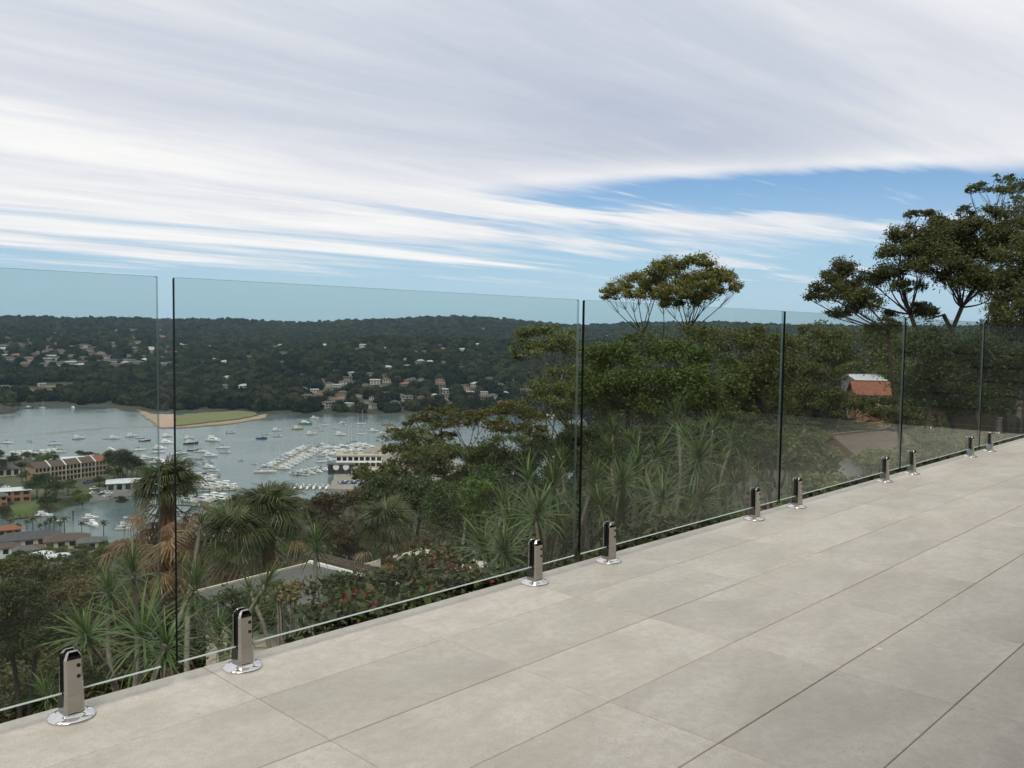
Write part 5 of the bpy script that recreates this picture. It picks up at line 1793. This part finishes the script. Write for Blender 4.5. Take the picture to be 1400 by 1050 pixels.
PALM_C = tall_palm_mesh()
PALM_T = MB().tube([(0, 0, -.5), (.05, 0, 3), (0, 0, 6)], [.2, .16, .15], 8).mesh('trunk', M_bark, True)
for px, py in [(15, 729), (37, 731), (45, 730), (63, 730), (68, 731), (74, 730), (82, 731), (88, 731), (112, 733), (142, 735), (25, 733), (55, 733)]:
    c = at(px, py, ZW + 1.6)
    t = thing('waterfront_palm', 'small feather palm on the near waterfront lawn', 'palm', (c.x, c.y, ZW + 1.6), random.uniform(0, 6), 'palms along the near waterfront', random.uniform(.8, 1.25))
    link('trunk', PALM_T, t)
    link('crown', PALM_C, t, (0, 0, 6))

near_av = AVOID + [(P(225, 672, 25).x, P(225, 672, 25).y, 3.5), (P(366, 706, 24).x, P(366, 706, 24).y, 4)] + [(fh.location.x + math.cos(fa) * t_ - math.sin(fa) * s_, fh.location.y + math.sin(fa) * t_ + math.cos(fa) * s_, 4.0) for t_ in (0, 3, 6, 9) for s_ in (-4, -1)]
scatter(26, -60, 560, 26, 62, 5.0, (0, 0, 1, 3, 4), 'on the steep slope just below the houses', 'trees on the slope below the terrace', .62, .85, near_av)
scatter(70, -80, 560, 62, 150, 7.2, (0, 0, 1, 3, 4, 4), 'on the wooded slope above the inlet', 'trees on the wooded slope', .85, 1.1, near_av)
scatter(120, -120, 620, 150, 345, 11.0, (0, 1, 1, 2, 3, 4, 4), 'low on the slope near the water', 'trees low on the slope', 1.1, 1.45, near_av)
scatter(34, -160, 170, 345, 392, 8.5, (1, 2, 4), 'around the near shore cottages', 'trees around the cottages', .7, .95, near_av)
scatter(50, 330, 760, 345, 520, 12.0, (0, 1, 4), 'along the shore below the gums', 'trees along the shore', 1.1, 1.4, near_av)
scatter(46, 620, 1500, 60, 150, 8.5, (0, 1, 4, 4), 'on the shady hillside beyond the dragon plants', 'trees on the shady hillside', .8, 1.1, [(tr_.x, tr_.y, 9), (wr_.x, wr_.y, 9), (cr_.x, cr_.y, 9), (tr_.x * .94, tr_.y * .94, 7), (bh.x, bh.y, 8), (bh.x * .9, bh.y * .9, 7), (bh.x * .8, bh.y * .8, 5)])

# ------------------------------------------------------------------ far houses
M_offw = mk('weathered_white_paint', (.50, .49, .46), (.42, .41, .39), 1.5, .8)
M_pale = mk('pale_metal_roof', (.44, .45, .46), (.36, .37, .38), .5, .7)
M_rt2 = mk('faded_terracotta', (.24, .105, .070), (.19, .085, .06), 1.2, .85)
HW = [M_offw, M_cream, M_offw, M_greyw, M_brick]
HR = [M_roofb, M_roofg, M_pale, M_rt2, M_roofd, M_roofg, M_roofb]
FW = MB().box(-7, 7, -4.5, 4.5, -4, 5.6).mesh('wall', M_white)
FR = MB().add([(-7.8, -5.3, 5.5), (7.8, -5.3, 5.5), (7.8, 5.3, 5.5), (-7.8, 5.3, 5.5), (-3.2, 0, 8.0), (3.2, 0, 8.0)], [(3, 2, 1, 0), (0, 1, 5, 4), (1, 2, 5), (2, 3, 4, 5), (3, 0, 4)]).mesh('roof', M_roofb)
FR2 = MB().add([(x, y, z) for x in (-7.6, 7.6) for y, z in ((-5.4, 5.7), (5.4, 5.7), (5.4, 6.0), (0, 7.0), (-5.4, 6.0))], [(0, 1, 2, 3, 4), (9, 8, 7, 6, 5), (0, 5, 6, 1), (1, 6, 7, 2), (2, 7, 8, 3), (3, 8, 9, 4), (4, 9, 5, 0)]).mesh('roof', M_roofw)
FWIN = MB().box(-1.1, 1.1, -.05, 0, -.75, .75).mesh('window', M_dglass)
FARH = []
hr_g = np.random.default_rng(21)


def far_house(px, py, where, group, s=1.0, wall=None, roof=None):
    h_ = hit(px, py, 700)
    if h_ is None or h_[0].z < ZW + .5:
        return
    c, r = h_
    if any((c.x - a) ** 2 + (c.y - b) ** 2 < 15 ** 2 for a, b, _ in FARH):
        return
    wall = wall or HW[hr_g.integers(len(HW))]
    roof = roof or HR[hr_g.integers(len(HR))]
    wall = M_offw if wall == M_white else wall
    roof = {M_roofw: M_pale, M_rooft: M_rt2}.get(roof, roof)
    s *= hr_g.uniform(.55, 1.0)
    wn_ = {M_offw: 'white', M_cream: 'cream', M_greyw: 'grey', M_brick: 'tan brick'}[wall]
    rn_ = {M_roofb: 'brown', M_roofg: 'grey', M_pale: 'pale metal', M_rt2: 'terracotta', M_roofd: 'dark'}[roof]
    t = thing('hillside_house', f'{wn_} house with {rn_} roof {where}', 'house', c, facing(c) + R(hr_g.normal() * 25), group, s)
    w = link('wall', FW, t)
    setmat(w, wall)
    f = link('roof', FR if hr_g.random() < .65 else FR2, t)
    setmat(f, roof)
    if r < 1500:
        for x in (-4.4, 0, 4.4):
            for z in (1.5, 4.2):
                link('window', FWIN, t, (x, -4.505, z))
    FARH.append((c.x, c.y, r))


def rnd_houses(n, box, where, group, s=1.0):
    for _ in range(n):
        far_house(hr_g.uniform(box[0], box[2]), hr_g.uniform(box[1], box[3]), where, group, s)


W1, G1 = 'on the hillside above the far marina shore', 'houses above the far shore'
rnd_houses(44, (412, 516, 560, 556), W1, G1)
rnd_houses(26, (560, 520, 720, 556), W1, G1)
for px, py, wl_, rf_ in [(430, 537, M_white, M_roofw), (424, 545, M_white, M_rooft), (436, 544, M_cream, M_rooft), (462, 531, M_white, M_roofw), (473, 525, M_brick, M_rooft), (503, 524, M_white, M_roofg), (478, 556, M_white, M_roofw), (510, 558, M_white, M_roofb), (541, 548, M_greyw, M_roofd), (545, 531, M_white, M_roofw), (567, 524, M_white, M_roofg), (480, 515, M_white, M_roofw), (662, 540, M_white, M_roofw), (690, 541, M_cream, M_roofw), (312, 521, M_white, M_roofw), (308, 533, M_white, M_roofg), (334, 533, M_white, M_roofw), (447, 557, M_white, M_roofg)]:
    far_house(px, py, W1, G1, 1.1, wl_, rf_)
rnd_houses(14, (460, 470, 660, 515), 'high on the wooded hill across the bay', 'houses high on the far hill')
for px, py in [(499, 477), (525, 479), (652, 475), (605, 481), (632, 482), (565, 497), (588, 498)]:
    far_house(px, py, 'high on the wooded hill across the bay', 'houses high on the far hill', 1.3, M_white, M_roofw if px != 605 else M_rooft)
rnd_houses(150, (-20, 455, 235, 505), 'in the valley behind the far beach', 'houses in the far valley', 1.5)
rnd_houses(18, (235, 462, 420, 500), 'in the wooded valley behind the park', 'houses behind the park', 1.4)
for px in (246, 256, 285, 300, 318, 325, 395, 385, 434, 444):
    far_house(px, 476 + hr_g.normal() * 1.2, 'in the wooded valley behind the park', 'houses behind the park', 1.6, M_white, M_roofw)
rnd_houses(34, (0, 436, 240, 455), 'on the distant ridge', 'houses on the distant ridge', 1.5)
rnd_houses(16, (640, 436, 800, 462), 'on the distant ridge', 'houses on the distant ridge', 1.6)
rnd_houses(10, (-20, 527, 90, 538), 'by the beach at the head of the bay', 'houses by the far beach', 1.0)
rnd_houses(16, (820, 455, 1100, 480), 'in the far valley beyond the umbrella tree', 'houses beyond the umbrella tree', 1.5)


# ------------------------------------------------------------------ far forest: one mass of tree crowns
def forest_mat():
    m = bpy.data.materials.new('far_forest')
    m.use_nodes = True
    t = m.node_tree
    g = NT(t.nodes, t.links)
    b = t.nodes['Principled BSDF']
    b.inputs['Roughness'].default_value = .9
    b.inputs['Specular IOR Level'].default_value = .1
    oi = g.add('ShaderNodeObjectInfo').outputs['Random']
    pos = g.add('ShaderNodeNewGeometry').outputs['Position']
    n = g.noise(pos, .5, 4, .7)
    big = g.noise(pos, .006, 3, .5)
    f = g.m('ADD', g.m('MULTIPLY', g.m('POWER', oi, 2.0), 1.0), g.m('MULTIPLY', g.m('SUBTRACT', big, .5), .9), clamp=True)
    col = g.mix(f, (.003, .006, .004), (.056, .060, .027))
    col = g.mix(g.m('MULTIPLY', g.ss(oi, .90, .97), .6), col, (.060, .050, .030))
    col = g.mix(g.m('MULTIPLY', g.ss(n, .4, .75), .6), col, (.052, .058, .026))
    t.links.new(col, b.inputs['Base Color'])
    nb = g.noise(pos, .8, 4, .7)
    bn = g.add('ShaderNodeBump', {'Strength': 1.0, 'Distance': 1.5, 'Height': nb})
    t.links.new(bn.outputs[0], b.inputs['Normal'])
    return m


M_forest = forest_mat()


def forest_nodes():
    ng = bpy.data.node_groups.new('forest_scatter', 'GeometryNodeTree')
    ng.interface.new_socket('Geometry', in_out='INPUT', socket_type='NodeSocketGeometry')
    ng.interface.new_socket('Geometry', in_out='OUTPUT', socket_type='NodeSocketGeometry')
    N, Lk = ng.nodes, ng.links
    gi, go = N.new('NodeGroupInput'), N.new('NodeGroupOutput')
    join = N.new('GeometryNodeJoinGeometry')
    for k in range(4):
        ic = N.new('GeometryNodeMeshIcoSphere')
        ic.inputs['Radius'].default_value = 1.0
        ic.inputs['Subdivisions'].default_value = 4
        sp = N.new('GeometryNodeSetPosition')
        nz = N.new('ShaderNodeTexNoise')
        nz.inputs['Scale'].default_value = 1.35
        nz.inputs['Detail'].default_value = 4.0
        nz.inputs['Roughness'].default_value = .75
        ps = N.new('GeometryNodeInputPosition')
        ad = N.new('ShaderNodeVectorMath')
        ad.inputs[1].default_value = (k * 7.3, k * 3.1, 2.0)
        Lk.new(ps.outputs[0], ad.inputs[0])
        Lk.new(ad.outputs[0], nz.inputs['Vector'])
        mm = N.new('ShaderNodeMath')
        mm.operation = 'MULTIPLY_ADD'
        mm.inputs[1].default_value = 2.6
        mm.inputs[2].default_value = -1.3
        Lk.new(nz.outputs['Fac'], mm.inputs[0])
        sc = N.new('ShaderNodeVectorMath')
        sc.operation = 'SCALE'
        Lk.new(ps.outputs[0], sc.inputs[0])
        Lk.new(mm.outputs[0], sc.inputs['Scale'])
        Lk.new(ic.outputs[0], sp.inputs['Geometry'])
        Lk.new(sc.outputs[0], sp.inputs['Offset'])
        sm = N.new('GeometryNodeSetMaterial')
        sm.inputs['Material'].default_value = M_forest
        Lk.new(sp.outputs[0], sm.inputs['Geometry'])
        gt = N.new('GeometryNodeGeometryToInstance')
        Lk.new(sm.outputs[0], gt.inputs[0])
        Lk.new(gt.outputs[0], join.inputs[0])
    iop = N.new('GeometryNodeInstanceOnPoints')
    iop.inputs['Pick Instance'].default_value = True
    Lk.new(gi.outputs[0], iop.inputs['Points'])
    Lk.new(join.outputs[0], iop.inputs['Instance'])
    rv = N.new('FunctionNodeRandomValue')
    rv.data_type = 'INT'
    rv.inputs[4].default_value = 0
    rv.inputs[5].default_value = 3
    Lk.new(rv.outputs[2], iop.inputs['Instance Index'])
    rr_ = N.new('FunctionNodeRandomValue')
    rr_.data_type = 'FLOAT_VECTOR'
    rr_.inputs[0].default_value = (0, 0, 0)
    rr_.inputs[1].default_value = (.25, .25, 6.28)
    Lk.new(rr_.outputs[0], iop.inputs['Rotation'])
    na = N.new('GeometryNodeInputNamedAttribute')
    na.data_type = 'FLOAT_VECTOR'
    na.inputs['Name'].default_value = 'size'
    Lk.new(na.outputs[0], iop.inputs['Scale'])
    Lk.new(iop.outputs[0], go.inputs[0])
    return ng


FN = forest_nodes()


def forest(label, px0, px1, r0, r1, c0, c1, seed, name='far_forest', clear=()):
    """crown points over the terrain between two distances; crown radius grows from c0 to c1"""
    g = np.random.default_rng(seed)
    out = []
    r = r0
    while r < r1:
        cr = c0 + (c1 - c0) * (r - r0) / (r1 - r0)
        st = cr * 1.5
        a0_, a1_ = math.atan((px0 - 700) / FPX), math.atan((px1 - 700) / FPX)
        n = int((a1_ - a0_) * r / st)
        rel_ = g.uniform(a0_, a1_, n)
        rr_ = r + g.uniform(-.5, .5, n) * st
        out.append(np.stack([rr_ * np.cos(YAW - rel_), rr_ * np.sin(YAW - rel_), np.full(n, cr)], 1))
        r += st
    A = np.concatenate(out)
    z = gz(A[:, 0], A[:, 1])
    keep = z > ZW + 1.0
    lf_ = np.arctan2(A[:, 1], A[:, 0]) > YAW + math.atan(610 / FPX)
    keep &= ~(lf_ & (np.hypot(A[:, 0], A[:, 1]) < 1215) & (np.hypot(A[:, 0], A[:, 1]) > 1060))
    for w in ((wpoly([(240, 569), (252, 566), (290, 563.5), (325, 561.5), (345, 563), (356, 567), (330, 575), (240, 584)])), SAND_W, wpoly([(62, 526), (85, 524), (100, 525), (104, 529), (80, 533), (64, 532)], ZW + 10), wpoly([(-40, 544), (0, 538.5), (86, 536), (90, 541), (40, 545)])):
        keep &= sdist(A[:, 0], A[:, 1], w) < -3
    for hx, hy, hr_ in FARH:
        # open the trees around each house and just in front of it
        for f, q in ((1.0, 11), (1 - 14 / hr_, 10), (1 - 26 / hr_, 7)):
            keep &= (A[:, 0] - hx * f) ** 2 + (A[:, 1] - hy * f) ** 2 > q * q
    A, z = A[keep], z[keep]
    s = A[:, 2:3] * g.uniform(.6, 1.3, (len(A), 1))
    for hx, hy, hr_ in FARH:
        # lower trees in the gardens on the view side of each house
        ux, uy = hx / hr_, hy / hr_
        al2 = A[:, 0] * ux + A[:, 1] * uy
        la = np.abs(A[:, 1] * ux - A[:, 0] * uy)
        hz_ = gz1(hx, hy) + 1.2
        m_ = (la < 8) & (al2 > hr_ - 170) & (al2 < hr_)
        cap = CAMZ + (hz_ - CAMZ) * al2 / hr_ + (hr_ - al2) * .004
        z = np.where(m_ & (z + 1.75 * s[:, 0] > cap), cap - 1.75 * s[:, 0], z)
    size = np.concatenate([s * g.uniform(.85, 1.15, (len(A), 1)), s * g.uniform(.85, 1.15, (len(A), 1)), s * g.uniform(.75, 1.15, (len(A), 1))], 1)
    me = bpy.data.meshes.new(name)
    me.vertices.add(len(A))
    me.vertices.foreach_set('co', np.stack([A[:, 0], A[:, 1], z + s[:, 0] * .75], 1).astype(np.float32).ravel())
    at_ = me.attributes.new('size', 'FLOAT_VECTOR', 'POINT')
    at_.data.foreach_set('vector', size.astype(np.float32).ravel())
    me.materials.append(M_forest)
    me.update()
    o = link(name, me)
    md = o.modifiers.new('scatter', 'NODES')
    md.node_group = FN
    tag(o, label, 'forest', kind='stuff')
    return len(A)


nf = forest('dark forest on the far shore and the hill across the bay', -120, 1560, 985, 1900, 5.6, 7.2, 1)
nf += forest('wooded valley and distant ridge along the skyline', -120, 1560, 1900, 3560, 7.2, 10.0, 2, 'ridge_forest')
nf += forest('woods over the hillside beyond the fence corner', 640, 1560, 150, 985, 4.2, 5.4, 3, 'hillside_woods')
print('forest crowns', nf)

# ------------------------------------------------------------------ haze over the bay
HAZE = 5.2e-5
if HAZE:
    hm = bpy.data.materials.new('haze')
    hm.use_nodes = True
    t = hm.node_tree
    t.nodes.remove(t.nodes['Principled BSDF'])
    pv_ = t.nodes.new('ShaderNodeVolumePrincipled')
    pv_.inputs['Color'].default_value = (.55, .80, 1.0, 1)
    pv_.inputs['Density'].default_value = HAZE
    pv_.inputs['Anisotropy'].default_value = .2
    t.links.new(pv_.outputs[0], t.nodes['Material Output'].inputs['Volume'])
    hz = MB().box(-6400, 6400, -6400, 6400, -140, 110).obj('haze', hm)
    tag(hz, 'thin blue haze over the bay and hills', 'haze', kind='stuff')
